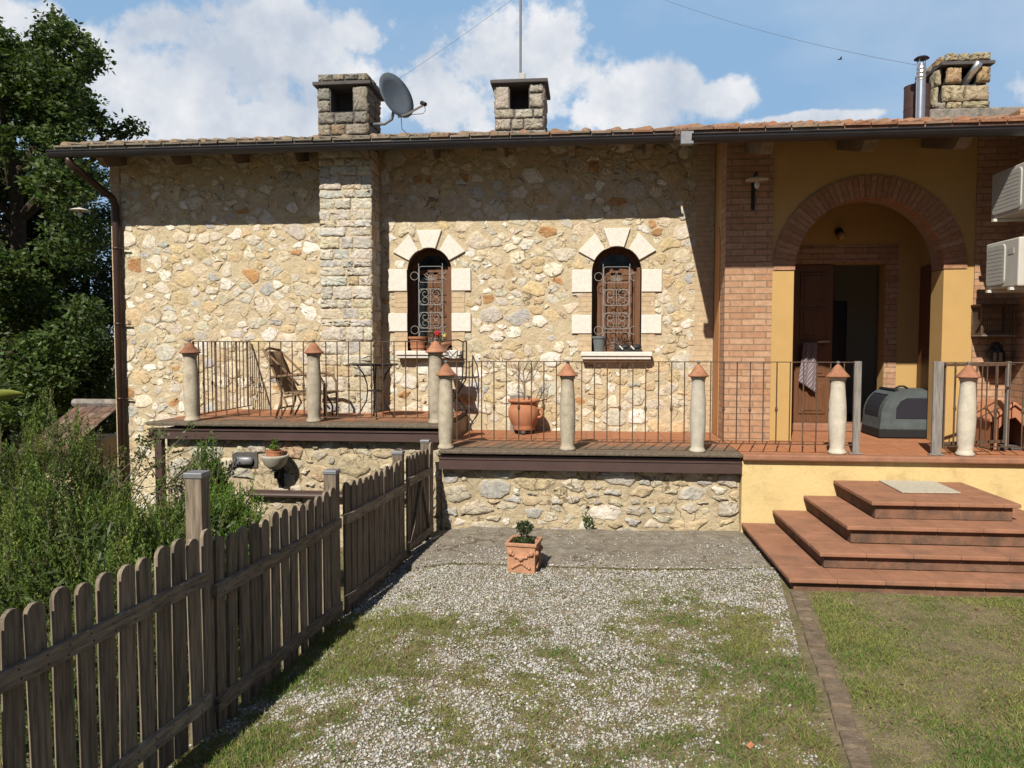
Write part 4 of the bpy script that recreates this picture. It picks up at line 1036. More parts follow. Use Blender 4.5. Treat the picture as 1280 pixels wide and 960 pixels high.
PIL = [(pa, -4.44, 8.26, ZU, .985, 'grey clay pillar at the far left corner of the upper terrace'),
       (pa, -3.03, 8.28, ZU, .985, 'grey clay pillar in front of the rattan chair'),
       (pa, -1.645, 8.26, ZU, 1.0, 'clay pillar at the right end of the upper terrace, half hidden by another'),
       (pa, -1.49, 8.0, ZT, 1.0, 'stained clay pillar at the left end of the lower terrace'),
       (pa, -.20, 8.0, ZT, 1.0, 'stained clay pillar just right of the terracotta urn with a bare tree'),
       (pb, 1.13, 8.0, ZT, 1.0, 'whitish clay pillar in front of the shaded edge of the porch'),
       (pb, 2.515, 8.0, ZT, 1.0, 'whitish clay pillar left of the gap above the steps'),
       (pb, 3.745, 8.0, ZT, 1.0, 'whitish clay pillar right of the dog crate')]
used = set()
for src, x, y, z, s, lab in PIL:
    o = src if src.name not in used else copy_tree(src)
    used.add(src.name); o.location = (x, y, z); o.rotation_euler = (U(-.014, .014), U(-.014, .014), U(0, 6)); q = U(.96, 1.05); o.scale = (q, q, s); o['label'] = lab
def gate_post(x, w, lab):
    root = MB(); root.box(x-w/2, x+w/2, 7.985, 8.02, ZT, 1.775); root.box(x-.07, x+.07, 7.97, 8.035, ZT, ZT+.012)
    tag(root.build('gate_post', M['grey_wood'], bevel=.004), lab, 'post', 'weathered gate posts')
gate_post(2.70, .068, 'grey weathered post at the left of the gap above the steps'); gate_post(3.47, .095, 'grey weathered post at the right of the gap above the steps')
# folded-back gate behind the right railing
g = thing('iron_gate', (3.9, 8.2, ZT), 'iron bar gate folded back behind the right hand railing', 'gate')
mb = MB(); A, B = Vector((3.56, 8.06, 0)), Vector((4.28, 8.30, 0))
for z in (.95, 1.74): mb.beam(A+Vector((0, 0, z)), B+Vector((0, 0, z)), .012, .03)
mb.beam(A+Vector((0, 0, .9)), A+Vector((0, 0, 1.76)), .03, .012, (1, 0, 0)); mb.build('gate_frame', M['iron'], g)
for k in range(1, 6):
    p = A.lerp(B, k/6); mb = MB(); mb.tube([p+Vector((0, 0, .95)), p+Vector((0, 0, 1.74))], .0065, 6)
    mb.lathe([(.0065, -.028), (.012, -.024), (.017, 0), (.012, .024), (.0065, .028)], p+Vector((0, 0, 1.30)), 8); mb.build('bar', M['iron'], g)
mb = MB(); mb.beam(B+Vector((0, 0, .9)), B+Vector((0, 0, 1.77)), .05, .03, (1, 0, 0)); mb.build('end_board', M['grey_wood'], g)


# ------------------------------------------------------------------ picket fence and gate
def FP(t, off=0): return Vector((-1.62-.1*t, 7.8-.99*t, 0))+Vector((.995, -.1, 0))*off
FD = (FP(1)-FP(0)).normalized(); FN = Vector((.995, -.1, 0)).normalized()
def picket(mb, t, z0, z1, w, tilt=0):
    c = FP(t); n = 8; r = w/2; pr = [(-r, z0), (r, z0), (r, z1-r*.9)]+[(r*cos(pi*k/n), z1-r*.9+r*.9*sin(pi*k/n)) for k in range(1, n)]+[(-r, z1-r*.9)]
    f = lambda o: (lambda a, z: c+FD*(a+(z-.4)*tilt)+FN*(o+U(-.0008, .0008))+Vector((0, 0, z)))
    mb.prism(pr, f(-.010), f(.010))
fence = thing('picket_fence', FP(3.95), 'weathered brown picket fence running from the foreground to the gate', 'fence')
def panel(root, t0, t1, n, z0, z1, rails, w, zr_=0.0):
    for k in range(n):
        t = t0+(t1-t0)*(k+.5)/n; mb = MB(); picket(mb, t+U(-.006, .006), z0+U(-.025, .025), z1+U(-.016, .016), w+U(-.007, .005), U(-.022, .022)); mb.build('picket', M['wood_v'], root)
    for z in rails:
        mb = MB(); a, b = FP(t0-.02, .0245), FP(t1+.02, .0245); mb.beam(a+Vector((0, 0, z+U(-.006, .006))), b+Vector((0, 0, z+U(-.006, .006))), .026, .074); 
        for k in range(n):
            for dz in (-.018, .02): q = FP(t0+(t1-t0)*(k+.5)/n+U(-.012, .012), .0375); mb.obox(q+Vector((0, 0, z+dz+U(-.004, .004))), (.004, .007, .007), None, 1)
        mb.build('rail', [M['wood_h'], M['iron_black']], root)
panel(fence, 4.03, 5.80, 14, -.13, .957, (.712, .058), .090)
panel(fence, 2.33, 3.92, 13, -.22, .888, (.618, -.012), .088)
mb = MB(); picket(mb, 3.972, -.25, .965, .085); mb.build('picket', M['wood_v'], fence)
for t, zt in ((2.27, .985), (3.955, 1.245), (5.83, 1.05), (.80, .925), (-.03, .93)):
    mb = MB(); c = FP(t, -.058); w = .043 if t < .7 else .046
    mb.obox(c+Vector((0, 0, (zt-.5)/2)), (2*w, 2*w, zt+.5)); po = mb.build('post', M['wood_v'], fence, bevel=.004)
    mb = MB(); mb.obox(c+Vector((0, 0, zt+.008)), (2*w+.012, 2*w+.012, .03)); mb.build('post_cap', M['zinc'], po, bevel=.004)
mb = MB(); picket(mb, -.03, -.03, .93, .10); mb.build('picket', M['wood_v'], fence)
panel(fence, .86, 2.20, 11, -.20, .878, (.618, -.012), .092)
gate = thing('picket_gate', FP(.4), 'narrow picket gate with a V brace beside the base wall', 'gate')
panel(gate, .06, .74, 6, -.055, .885, (.645, .03), .092)
for a, b in (((.36, .60), (.66, .06)), ((.34, .60), (.10, .06))):
    mb = MB(); mb.beam(FP(a[0], .0255)+Vector((0, 0, a[1])), FP(b[0], .0255)+Vector((0, 0, b[1])), .024, .055, (1, 0, 0)) if False else mb.beam(FP(a[0], .0265)+Vector((0, 0, a[1])), FP(b[0], .0265)+Vector((0, 0, b[1])), .020, .055)
    mb.build('brace', M['wood_v'], gate, bevel=.003)

# ------------------------------------------------------------------ things on the house
def lamp(x, y, z, label, dx=0, dy=-.2):
    root = thing('wall_lamp', (x, y, z), label, 'lamp', 'enamel shade wall lamps')
    mb = MB(); wx, wy = x-dx, y-dy
    mb.box(wx-.02-(abs(dx) > 0)*0, wx+.02, wy-.006, wy+.006, z-.30, z+.03) if dy else mb.box(wx-.006, wx+.006, wy-.02, wy+.02, z-.12, z+.08)
    mb.tube([(wx, wy, z+.02), (wx+dx*.3, wy+dy*.3, z+.09), (wx+dx*.8, wy+dy*.8, z+.09), (x, y, z+.035)], .008, 6); mb.build('bracket', M['iron_black'], root)
    mb = MB(); mb.lathe([(.012, .035), (.03, .028), (.09, .012), (.128, -.004), (.13, -.008), (.09, .004), (.03, .016)], (x, y, z), 24); mb.build('shade', M['white'], root, smooth=True)
    mb = MB(); mb.lathe([(.018, .012), (.02, -.03), (.014, -.032)], (x, y, z), 10); mb.build('socket', M['clay_white'], root)
    mb = MB(); mb.ball((x, y, z-.062), .031, 8, sz=1.25); mb.build('bulb', M['white'], root, smooth=True)
lamp(1.85, 8.78, 3.755, 'white enamel disc lamp on the brick pier of the porch')
lamp(-6.86, 9.9, 3.76, 'cream disc lamp hanging off the left corner of the house', dx=-.5, dy=0)
g = thing('porch_lamp', (3.15, YB, 3.33), 'small amber globe lamp above the open door inside the porch', 'lamp')
mb = MB(); mb.lathe([(.05, 0), (.05, .02), (.02, .04)], (0, 0, 0), 12); mb.v = [(3.15+a, YB-.014-c, 3.36+b) for a, b, c in mb.v]; mb.tube([(3.15, YB-.05, 3.36), (3.15, YB-.12, 3.38), (3.15, YB-.13, 3.34)], .012, 6); mb.build('bracket', M['iron_black'], g)
mb = MB(); mb.ball((3.15, YB-.13, 3.29), .055, 8); mb.build('globe', M['amber'], g, smooth=True)

def aircon(xf, xb, y0, y1, z0, z1, label):
    g = thing('air_conditioner', ((xf+xb)/2, (y0+y1)/2, z0), label, 'air conditioner', 'air conditioning units on the wing wall')
    mb = MB(); mb.box(xf, xb, y0, y1, z0, z1); mb.build('casing', M['ac'], g, bevel=.014)
    L_ = y1-y0; mb = MB(); a, b, c, d = y1-.04, y1-L_*.62, z0+.035, z1-.035; r = .05
    poly = []
    for sy, sz, a0 in ((a-r, d-r, 0), (b+r, d-r, 90), (b+r, c+r, 180), (a-r, c+r, 270)):
        for k in range(5): t = radians(a0+90*k/4); poly.append((sy+r*cos(t), sz+r*sin(t)))
    mb.prism_x(poly, xf-.012, xf+.01); pn = mb.build('fan_panel', M['ac_panel'], g, bevel=.005)
    mb = MB(); cy, cz = (a+b)/2, (c+d)/2; rr = min(a-b, d-c)/2-.02
    for q in (): mb.tube([(xf-.015, cy+rr*q*cos(2*pi*k/20), cz+rr*q*sin(2*pi*k/20)) for k in range(21)], .003, 5, cap=False)
    for k in range(0): t = 2*pi*k/12; mb.tube([(xf-.015, cy+.02*cos(t), cz+.02*sin(t)), (xf-.015, cy+rr*cos(t), cz+rr*sin(t))], .002, 4)
    for k in range(9): mb.box(xf-.0135, xf-.011, b+.03, a-.03, c+.05+k*(d-c-.1)/8-.002, c+.05+k*(d-c-.1)/8+.002)
    mb.build('fan_guard', M['ac_panel'], pn)
    mb = MB(); mb.box(xf-.004, xf+.003, y1-L_*.62-.15, y1-L_*.62-.05, z1-.15, z1-.09); mb.build('badge', M['ac_panel'], g)
    for y in (y0+.10, y1-.10):
        mb = MB(); mb.box(xf-.03, XPR+.0, y-.02, y+.02, z0-.032, z0-.004); mb.box(XPR-.03, XPR, y-.02, y+.02, z0-.35, z0-.0); mb.build('wall_bracket', M['white'], g)
    mb = MB(); mb.tube([(xb-.05, y0+.05, z0+.1), (xb+.05, y0-.03, z0+.0), (XPR-.02, y0-.02, z0-.2), (XPR-.02, y0-.02, z0-.7)], .014, 6); mb.build('hose', M['clay_white'], g)
aircon(4.15, 4.46, 7.93, 8.55, 2.51, 2.985, 'lower white air conditioner on the right wing wall, in the sun')
aircon(4.17, 4.47, 7.60, 8.52, 3.235, 3.70, 'upper white air conditioner on the right wing wall, in the eaves shade')

# satellite dish
g = thing('satellite_dish', (-2.75, 10.1, 4.8), 'grey satellite dish on an arm beside the left chimney', 'satellite dish')
dc = Vector((-2.47, 9.9, 5.15)); dn = Vector((.80, -.52, .30)).normalized(); da = dn.cross(Vector((0, 0, 1))).normalized(); db = da.cross(dn)
mb = MB(); vs = []; n = 28
for q, dep in ((0, .065), (.35, .058), (.7, .033), (1, 0), (1.0, -.012), (.7, .02), (.35, .046), (0.001, .053)):
    for k in range(n): t = 2*pi*k/n; vs.append(dc-dn*dep+da*(.285*q*cos(t))+db*(.31*q*sin(t)))
mb._add(vs, [(i*n+j, i*n+(j+1) % n, (i+1)*n+(j+1) % n, (i+1)*n+j) for i in range(7) for j in range(n)]); mb.build('reflector', M['dish'], g, smooth=True)
lnb = PY(530, 131, 9.62); low = dc-db*.28
mb = MB(); mb.tube([low-dn*.05, low+(lnb-low)*.3-Vector((0, 0, .02)), lnb], .014, 8); mb.build('feed_arm', M['steel'], g)
mb = MB(); mb.tube([lnb-(dc-lnb).normalized()*.03+Vector((0, 0, .01)), lnb+(dc-lnb).normalized()*.05+Vector((0, 0, .015))], .026, 8); mb.tube([lnb, lnb+Vector((.02, 0, -.07)), lnb+Vector((-.02, .03, -.10)), low], .004, 5); mb.build('receiver', M['iron_black'], g)
mb = MB(); mb.tube([(-2.86, 10.05, 4.83), (-2.66, 10.02, 4.83), (-2.56, 10.0, 4.88), (-2.52, 9.98, 5.0), dc-dn*.06-db*.05], .022, 8); mb.build('mount_pipe', M['zinc'], g, smooth=True)
mb = MB(); mb.tube([low, (-2.4, 9.9, 4.72), (-2.25, 10.0, zr(10)+.03)], .005, 5); mb.build('cable', M['wire'], g)

# aerial mast on the middle chimney
g = thing('aerial_mast', (-.86, 10.1, 5.295), 'thin grey aerial mast with a small box on the middle chimney', 'aerial')
mb = MB(); mb.tube([(-.88, 10.1, 5.294), (-.88, 10.1, 6.9)], .016, 8); mb.tube([(-.88, 10.1, 6.9), (-.88, 10.1, 7.6)], .011, 8)
for z in (7.0, 7.3, 7.55): mb.tube([(-1.15, 10.1, z), (-.6, 10.1, z)], .005, 5)
mb.build('mast', M['zinc'], g)
mb = MB(); mb.box(-.895, -.815, 10.03, 10.09, 5.31, 5.43); mb.build('amplifier_box', M['ac_panel'], g, bevel=.008)
def wire(a, b, sag, label, r=.002):
    mb = MB(); mb.tube([a.lerp(b, k/16)-Vector((0, 0, sag*4*(k/16)*(1-k/16))) for k in range(17)], r, 5)
    tag(mb.build('overhead_wire', M['wire']), label, 'wire', 'thin wires over the roof')
wire(Vector((-2.45, 10.0, 5.4)), PY(650, -8, 11.5), .02, 'thin wire rising from the satellite dish to the aerial mast')
wire(PY(800, -12, 12.5), Vector((3.75, 9.35, 5.12)), .10, 'thin wire coming down to the steel flue on the right')
g = MB(); b = PY(1050, 74, 16); g.tube([b+Vector((-.05, 0, 0)), b, b+Vector((.045, 0, .004))], [.004, .014, .006], 6)
g._add([b, b+Vector((-.01, -.05, .02)), b+Vector((.01, -.09, .03)), b+Vector((.02, -.03, .01)), b+Vector((-.01, .05, .02)), b+Vector((.01, .09, .03)), b+Vector((.02, .03, .01))], [(0, 1, 2, 3), (0, 4, 5, 6)])
tag(g.build('bird', M['iron_black']), 'tiny dark bird flying in the blue sky above the roof', 'bird')

# flue and round cowl
g = thing('steel_flue', (3.755, 9.3, zr(9.3)), 'shiny steel flue with a rain cap in front of the right chimney', 'flue')
fx, fy = 3.755, 9.3
mb = MB(); mb.lathe([(.048, zr(9.3)-.06), (.048, 4.93), (.05, 4.935), (.05, 4.945), (.046, 4.95)]+[(.046+.006*(k % 2), 4.955+k*.022) for k in range(7)]+[(.046, 5.12)], (fx, fy, 0), 18); mb.build('pipe', M['steel'], g, smooth=False)
mb = MB()
for k in range(4): t = pi/4+k*pi/2; mb.tube([(fx+.044*cos(t), fy+.044*sin(t), 5.11), (fx+.05*cos(t), fy+.05*sin(t), 5.175)], .005, 5)
mb.build('cap_stay', M['steel'], g)
mb = MB(); mb.lathe([(.075, 5.17), (.082, 5.175), (.06, 5.195), (.01, 5.205)], (fx, fy, 0), 18); mb.build('rain_cap', M['iron_black'], g)
mb = MB(); mb.box(fx-.13, fx+.14, fy-.1, fy+.14, zr(fy)-.03, zr(fy)+.05); mb.build('flashing', M['terracotta'], g, bevel=.02)
g = thing('chimney_cowl', (3.76, 9.62, zr(9.6)), 'brown round metal cowl behind the steel flue', 'chimney cowl')
mb = MB(); mb.lathe([(.135, 4.60), (.142, 4.60), (.142, 4.70), (.146, 4.705), (.142, 4.71), (.142, 4.97), (.146, 4.98), (.135, 4.985), (.135, 4.7)], (3.86, 9.66, 0), 26); mb.build('drum', M['cowl'], g, smooth=False)
mb = MB(); mb.lathe([(.10, 4.45), (.10, 4.62), (.05, 4.62)], (3.86, 9.66, 0), 18); mb.build('collar', M['slab_dark'], g)
mb = MB(); mb.lathe([(.05, 4.62), (.05, 4.92)], (3.86, 9.66, 0), 12); mb.build('pipe', M['slab_dark'], g)

# ------------------------------------------------------------------ upper terrace furniture
g = thing('rattan_chair', (-3.3, 8.8, ZU), 'brown rattan armchair seen from the side on the upper terrace', 'chair')
Y0, Y1 = 8.58, 9.02; r = .014
mb = MB(); vs = []; prof = [(-3.70, 1.86), (-3.655, 1.74), (-3.60, 1.60), (-3.545, 1.47), (-3.50, 1.37)]
for i, (x, z) in enumerate(prof):
    for k in range(9): t = k/8; vs.append((x-.05*sin(pi*t), Y0+.02+(Y1-Y0-.04)*t, z))
for i, (x, z) in enumerate(prof):
    for k in range(9): t = k/8; vs.append((x-.05*sin(pi*t)+.014, Y0+.02+(Y1-Y0-.04)*t, z))
F_ = [(i*9+k, i*9+k+1, (i+1)*9+k+1, (i+1)*9+k) for i in range(4) for k in range(8)]
mb._add(vs, F_+[tuple(q+45 for q in f) for f in F_]+[(k, k+1, k+46, k+45) for k in range(8)]+[(i*9, (i+1)*9, (i+1)*9+45, i*9+45) for i in range(4)]+[(i*9+8, (i+1)*9+8, (i+1)*9+53, i*9+53) for i in range(4)]); mb.build('backrest', M['rattan'], g, smooth=True)
mb = MB(); mb.tube([(-3.72, Y0, 1.87), (-3.76, (Y0+Y1)/2, 1.90), (-3.72, Y1, 1.87)], .016, 8); mb.build('top_rail', M['rattan'], g, smooth=True)
mb = MB(); mb.box(-3.50, -2.98, Y0+.01, Y1-.01, 1.365, 1.39); mb.build('seat', M['rattan'], g, bevel=.01)
for y in (Y0, Y1):
    mb = MB(); mb.tube([(-3.74, y, 1.89), (-3.64, y, 1.70), (-3.52, y, 1.38), (-3.54, y, 1.25), (-3.60, y, 1.09)], .015, 8); mb.tube([(-3.50, y, 1.33), (-3.46, y, 1.24), (-3.545, y, 1.085)], .012, 8); mb.build('leg', M['rattan'], g, smooth=True)
    mb = MB(); mb.tube([(-3.66, y, 1.56), (-3.40, y, 1.585), (-3.16, y, 1.60), (-3.06, y, 1.565), (-3.015, y, 1.48), (-3.01, y, 1.085)], .017, 8); mb.build('arm', M['rattan'], g, smooth=True)
    mb = MB(); mb.tube([(-3.70, y, 1.85), (-3.44, y, 1.60), (-3.32, y, 1.47)], .013, 8); mb.build('brace', M['rattan'], g, smooth=True)
    mb = MB(); mb.tube([(-3.50, y, 1.33), (-3.3, y, 1.37), (-3.14, y, 1.33), (-3.07, y, 1.2), (-3.07, y, 1.085)], .012, 8); mb.build('brace', M['rattan'], g, smooth=True)
for x, z in ((-3.02, 1.14), (-3.56, 1.20)): mb = MB(); mb.tube([(x, Y0, z), (x, Y1, z)], .012, 6); mb.build('stretcher', M['rattan'], g)
g = thing('bistro_table', (-2.48, 8.8, ZU), 'round iron bistro table with curved legs before the stone pilaster', 'table')
mb = MB(); mb.lathe([(.26, 1.695), (.268, 1.70), (.268, 1.712), (.26, 1.717)], (-2.48, 8.8, 0), 28); mb.build('tabletop', M['iron_black'], g)
for k in range(4):
    t = radians(20+90*k); c, s_ = cos(t), sin(t); mb = MB()
    mb.tube([(-2.48+q*c, 8.8+q*s_, z) for q, z in ((.20, 1.695), (.13, 1.60), (.09, 1.48), (.085, 1.38), (.10, 1.28), (.16, 1.17), (.225, 1.085))], .0085, 6); mb.ball((-2.48+.225*c, 8.8+.225*s_, 1.09), .014, 6); mb.build('leg', M['iron_black'], g)
mb = MB(); mb.tube([(-2.48+.088*cos(2*pi*k/20), 8.8+.088*sin(2*pi*k/20), 1.40) for k in range(21)], .007, 6, cap=False); mb.build('ring', M['iron_black'], g)
cc = PY(566, 500, 9.48); cx = cc.x
g = thing('folding_chair', (cx, 9.48, ZU), 'black iron folding chair at the right end of the upper terrace', 'chair')
for y in (9.34, 9.62):
    mb = MB(); mb.tube([(cx+.155, y, 1.97), (cx+.15, y, 1.6), (cx+.145, y, 1.50), (cx-.10, y, 1.08)], .009, 6); mb.build('back_leg', M['iron_black'], g)
    mb = MB(); mb.tube([(cx-.13, y+.012, 1.50), (cx+.165, y+.012, 1.08)], .009, 6); mb.build('front_leg', M['iron_black'], g)
mb = MB(); mb.tube([(cx+.155, 9.34, 1.97), (cx+.10, 9.30, 2.0), (cx-.08, 9.32, 1.985), (cx-.15, 9.36, 1.95)], .008, 6); mb.tube([(cx+.155, 9.34, 1.97), (cx+.17, 9.48, 1.99), (cx+.155, 9.62, 1.97)], .008, 6); mb.tube([(cx+.153, 9.34, 1.75), (cx+.16, 9.48, 1.76), (cx+.153, 9.62, 1.75)], .008, 6); mb.tube([(cx-.14, 9.35, 1.80), (cx-.02, 9.33, 1.77), (cx+.153, 9.34, 1.82)], .008, 6); mb.build('backrest', M['iron_black'], g)
mb = MB(); mb.box(cx-.16, cx+.145, 9.32, 9.64, 1.505, 1.522); mb.build('seat', M['iron_black'], g, bevel=.005)
mb = MB(); mb.tube([(cx-.02, 9.34, 1.2), (cx-.02, 9.63, 1.2)], .006, 6); mb.tube([(cx+.09, 9.34, 1.19), (cx+.09, 9.63, 1.19)], .006, 6); mb.build('stretcher', M['iron_black'], g)
mb = MB(); a = PY(543, 427, 9.28); b = PY(566, 448, 9.28); mb.beam(a, b, .18, .018); tag(mb.build('wooden_board', M['grey_wood'], bevel=.003), 'grey slatted board leaning on the black folding chair', 'board')
p = PY(567, 443, 9.27)
g = thing('lantern', (p.x, 9.27, p.z-.06), 'small white lantern hanging on the back of the folding chair', 'lantern')
mb = MB(); mb.prism_y([(p.x-.055, p.z+.05), (p.x+.055, p.z+.05), (p.x+.04, p.z-.05), (p.x-.04, p.z-.05)], 9.22, 9.31); mb.build('body', M['white'], g, bevel=.004)
mb = MB()
for s_ in (1, -1): mb.tube([(p.x-.05*s_, 9.215, p.z+.045), (p.x+.04*s_, 9.215, p.z-.045)], .004, 5)
mb.tube([(p.x-.05, 9.27, p.z+.05), (p.x, 9.27, p.z+.10), (p.x+.05, 9.27, p.z+.05)], .004, 5); mb.build('frame', M['zinc'], g)

# ------------------------------------------------------------------ plants in pots
def rnd_leaves(name, parent, pts, ln, wd, base, mt='leaf', var=.3, up=.4):
    n = len(pts); d = unit(rdirs(n)+np.array([0, 0, up])); w = perp(d)
    return quads(name, np.array(pts), d, w, np.random.uniform(.7, 1.3, n)*ln, np.random.uniform(.7, 1.3, n)*wd, leafcols(n, base, var), M[mt], parent, fold=.15)
def blob_pts(c, r, n, sz=1.0): d = rdirs(n)*np.random.uniform(.3, 1, (n, 1))**.5*np.array([r, r, r*sz]); return d+np.array(c)
ux, uy = PY(655, 515, 9.42).x, 9.42
g = thing('terracotta_urn', (ux, uy, ZT), 'round terracotta urn on the lower terrace holding a bare tree', 'pot')
mb = MB(); mb.lathe([(.13, .05), (.14, .06), (.135, .09), (.15, .12), (.18, .18), (.195, .25), (.19, .31), (.165, .36), (.16, .385), (.19, .395), (.20, .41), (.195, .43), (.17, .432), (.16, .40)], (ux, uy, ZT), 32); mb.build('body', M['terracotta'], g, smooth=True)
mb = MB(); mb.lathe([(.165, .395), (.01, .40)], (ux, uy, ZT), 20); mb.build('soil', M['soil'], g)
mb = MB(); hx = ux+.185; mb.tube([(hx+.045*cos(2*pi*k/14), uy-.06, ZT+.265+.055*sin(2*pi*k/14)) for k in range(15)], .016, 7, cap=False); mb.build('handle', M['terracotta'], g, smooth=True)
for k in range(3):
    t = radians(30+120*k); mb = MB(); mb.ball((ux+.11*cos(t), uy+.11*sin(t), ZT+.028), .035, 6, sz=.8); mb.build('foot', M['slab_dark'], g)
g = thing('bare_tree', (ux, uy, ZT+.40), 'small leafless tree with forked branches growing in the terracotta urn', 'tree')
mb = MB(); tp = Vector((ux-.005, uy, ZT+.40))
def branch(p, d, L_, rr, lev):
    q = p+d*L_*.5+Vector((U(-.02, .02), U(-.02, .02), 0)); e = q+(d+Vector((U(-.15, .15), U(-.15, .15), .1))).normalized()*L_*.5
    mb.tube([p, q, e], [rr, rr*.85, rr*.65], 5)
    if lev < 4:
        for k in range(3 if lev < 3 else 2): branch(q.lerp(e, U(.2, 1)), (d+Vector((U(-.9, .9), U(-.8, .8), U(-.1, .45)))).normalized(), L_*U(.6, .85), rr*.6, lev+1)
mb.tube([tp, tp+Vector((.012, 0, .1)), tp+Vector((.01, 0, .24))], [.013, .012, .011], 7)
for dx, dz in ((-.7, .55), (.35, .9), (.75, .5), (-.2, .9)): branch(tp+Vector((.01, 0, .22)), Vector((dx, U(-.4, .4), dz)).normalized(), .16, .007, 1)
mb.build('branches', M['twig'], g)
mb = MB(); a = PY(637, 497, 9.62); mb.obox((a.x+.13, 9.66, ZT+.42), (.26, .035, .075)); mb.obox((a.x+.03, 9.66, ZT+.2), (.05, .03, .40)); mb.obox((a.x+.22, 9.66, ZT+.2), (.05, .03, .40)); tag(mb.build('wooden_trestle', M['grey_wood'], bevel=.003), 'dark grey plank trestle standing behind the terracotta urn', 'trestle')

# square planter in the yard
a = Vector((-.67, 6.33, .0)); g = thing('square_planter', (-.53, 6.5, gz(-.5, 6.4)), 'square relief terracotta planter with a small shrub on the yard', 'planter')
rot = Matrix.Rotation(radians(-8), 3, 'Z'); c0 = Vector((-.535, 6.52, gz(-.53, 6.5)))
def R8(x, y, z): return c0+rot@Vector((x, y, z))
mb = MB(); hw = .125; hb = .120; zt = .26; vs = []
for q, z in ((hb, 0), (hb, .02), (hw, zt-.03), (hw+.012, zt-.028), (hw+.014, zt), (hw-.012, zt), (hw-.02, zt-.05)):
    vs += [R8(-q, -q, z), R8(q, -q, z), R8(q, q, z), R8(-q, q, z)]
mb._add(vs, [(i*4+k, i*4+(k+1) % 4, (i+1)*4+(k+1) % 4, (i+1)*4+k) for i in range(6) for k in range(4)]+[(3, 2, 1, 0), (24, 25, 26, 27)]); mb.build('box', M['terracotta_pale'], g, bevel=.005)
mb = MB()
for side in (0, 1):
    for k in range(9):
        t = (k-4)/4; z = .175-.045*(1-t*t)+.006*(k % 2); p = R8(t*.09, -hw-.002, z) if side == 0 else R8(hw+.002, t*.09, z)
        mb.ball(p, .016 if k % 4 else .025, 6)
    for t in (-.6, .6):
        for k in range(4): p = R8(t*.12+.02*k*(1 if t < 0 else -1), -hw-.000, .05+.012*k) if side == 0 else R8(hw, t*.12+.02*k*(1 if t < 0 else -1), .05+.012*k); mb.ball(p, .014, 6)
mb.build('garland_relief', M['terracotta_pale'], g, smooth=True)
mb = MB(); mb._add([R8(-.115, -.115, .215), R8(.115, -.115, .215), R8(.115, .115, .215), R8(-.115, .115, .215)], [(0, 1, 2, 3)]); mb.build('soil', M['soil'], g)
g = thing('potted_shrub', R8(0, 0, .215), 'small dark green shrub growing in the square terracotta planter', 'shrub')
pts = np.vstack([blob_pts(R8(-.0, 0, .25), .09, 500, .35), blob_pts(R8(.0, .02, .36), .075, 420, .75)])
rnd_leaves('foliage', g, pts, .028, .014, (.055, .09, .03))
mb = MB()
for k in range(5): mb.tube([R8(U(-.02, .02), 0, .21), R8(U(-.04, .04), U(-.03, .03), .38)], .004, 5)
mb.build('stem', M['twig'], g)

# wall planter with bracket, and vent
wx, wy = PY(344, 580, 8.0).x, 7.995; zw = .665
g = thing('wall_planter', (wx, 8.175, zw), 'stone bowl planter on a black scrolled bracket below the upper terrace', 'planter')
mb = MB(); mb.lathe([(.045, -.075), (.06, -.07), (.075, -.055), (.115, -.02), (.135, .035), (.147, .055), (.150, .072), (.143, .08), (.125, .08), (.12, .05)], (wx, wy, zw), 28); mb.build('bowl', M['clay_white'], g, smooth=True)
mb = MB(); mb.lathe([(.085, .05), (.092, .115), (.098, .118), (.098, .13), (.088, .13), (.08, .115), (.01, .112)], (wx, wy, zw), 20); mb.build('inner_pot', M['terracotta'], g)
mb = MB(); mb.prism_x([(8.175, .58), (7.925, .58), (7.925, .565), (8.035, .55), (8.065, .50), (8.10, .47), (8.11, .42), (8.14, .40), (8.145, .355), (8.175, .35)], wx-.03, wx+.03); mb.lathe([(.03, -.03), (.03, .03)], (wx, 8.035, .51), 10)
mb.build('bracket', M['iron_black'], g, bevel=.006)
g2 = thing('potted_plant', (wx, wy, zw+.12), 'bright green seedling growing in the wall bowl', 'plant')
rnd_leaves('foliage', g2, np.vstack([blob_pts((wx-.01, wy, zw+.155), .055, 130, .5), blob_pts((wx+.005, wy, zw+.21), .022, 50, 1.6)]), .03, .016, (.13, .22, .04), up=1.2)
vx = PY(306, 577, 8.16).x
g = thing('wall_vent', (vx, 8.175, .65), 'grey oval metal vent let into the wall left of the bowl planter', 'vent')
mb = MB(); mb.box(vx-.15, vx+.15, 8.158, 8.205, .57, .75); mb.build('recess', M['slab_dark'], g, bevel=.01)
mb = MB(); mb.lathe([(.01, -.045), (.06, -.042), (.075, -.03), (.08, 0), (.075, .03), (.06, .042), (.01, .045)], (vx, 8.135, .655), 24, sx=1.35, sy=.5); mb.build('grille', M['zinc'], g, smooth=True)
mb = MB(); mb.box(-3.75, -1.75, 8.11, 8.165, .305, .33); mb.tube([(-3.75, 8.10, .285), (-1.75, 8.10, .285)], .026, 10); tag(mb.build('drain_pipe', M['brown_metal']), 'red brown pipe along the wall behind the picket fence', 'pipe')

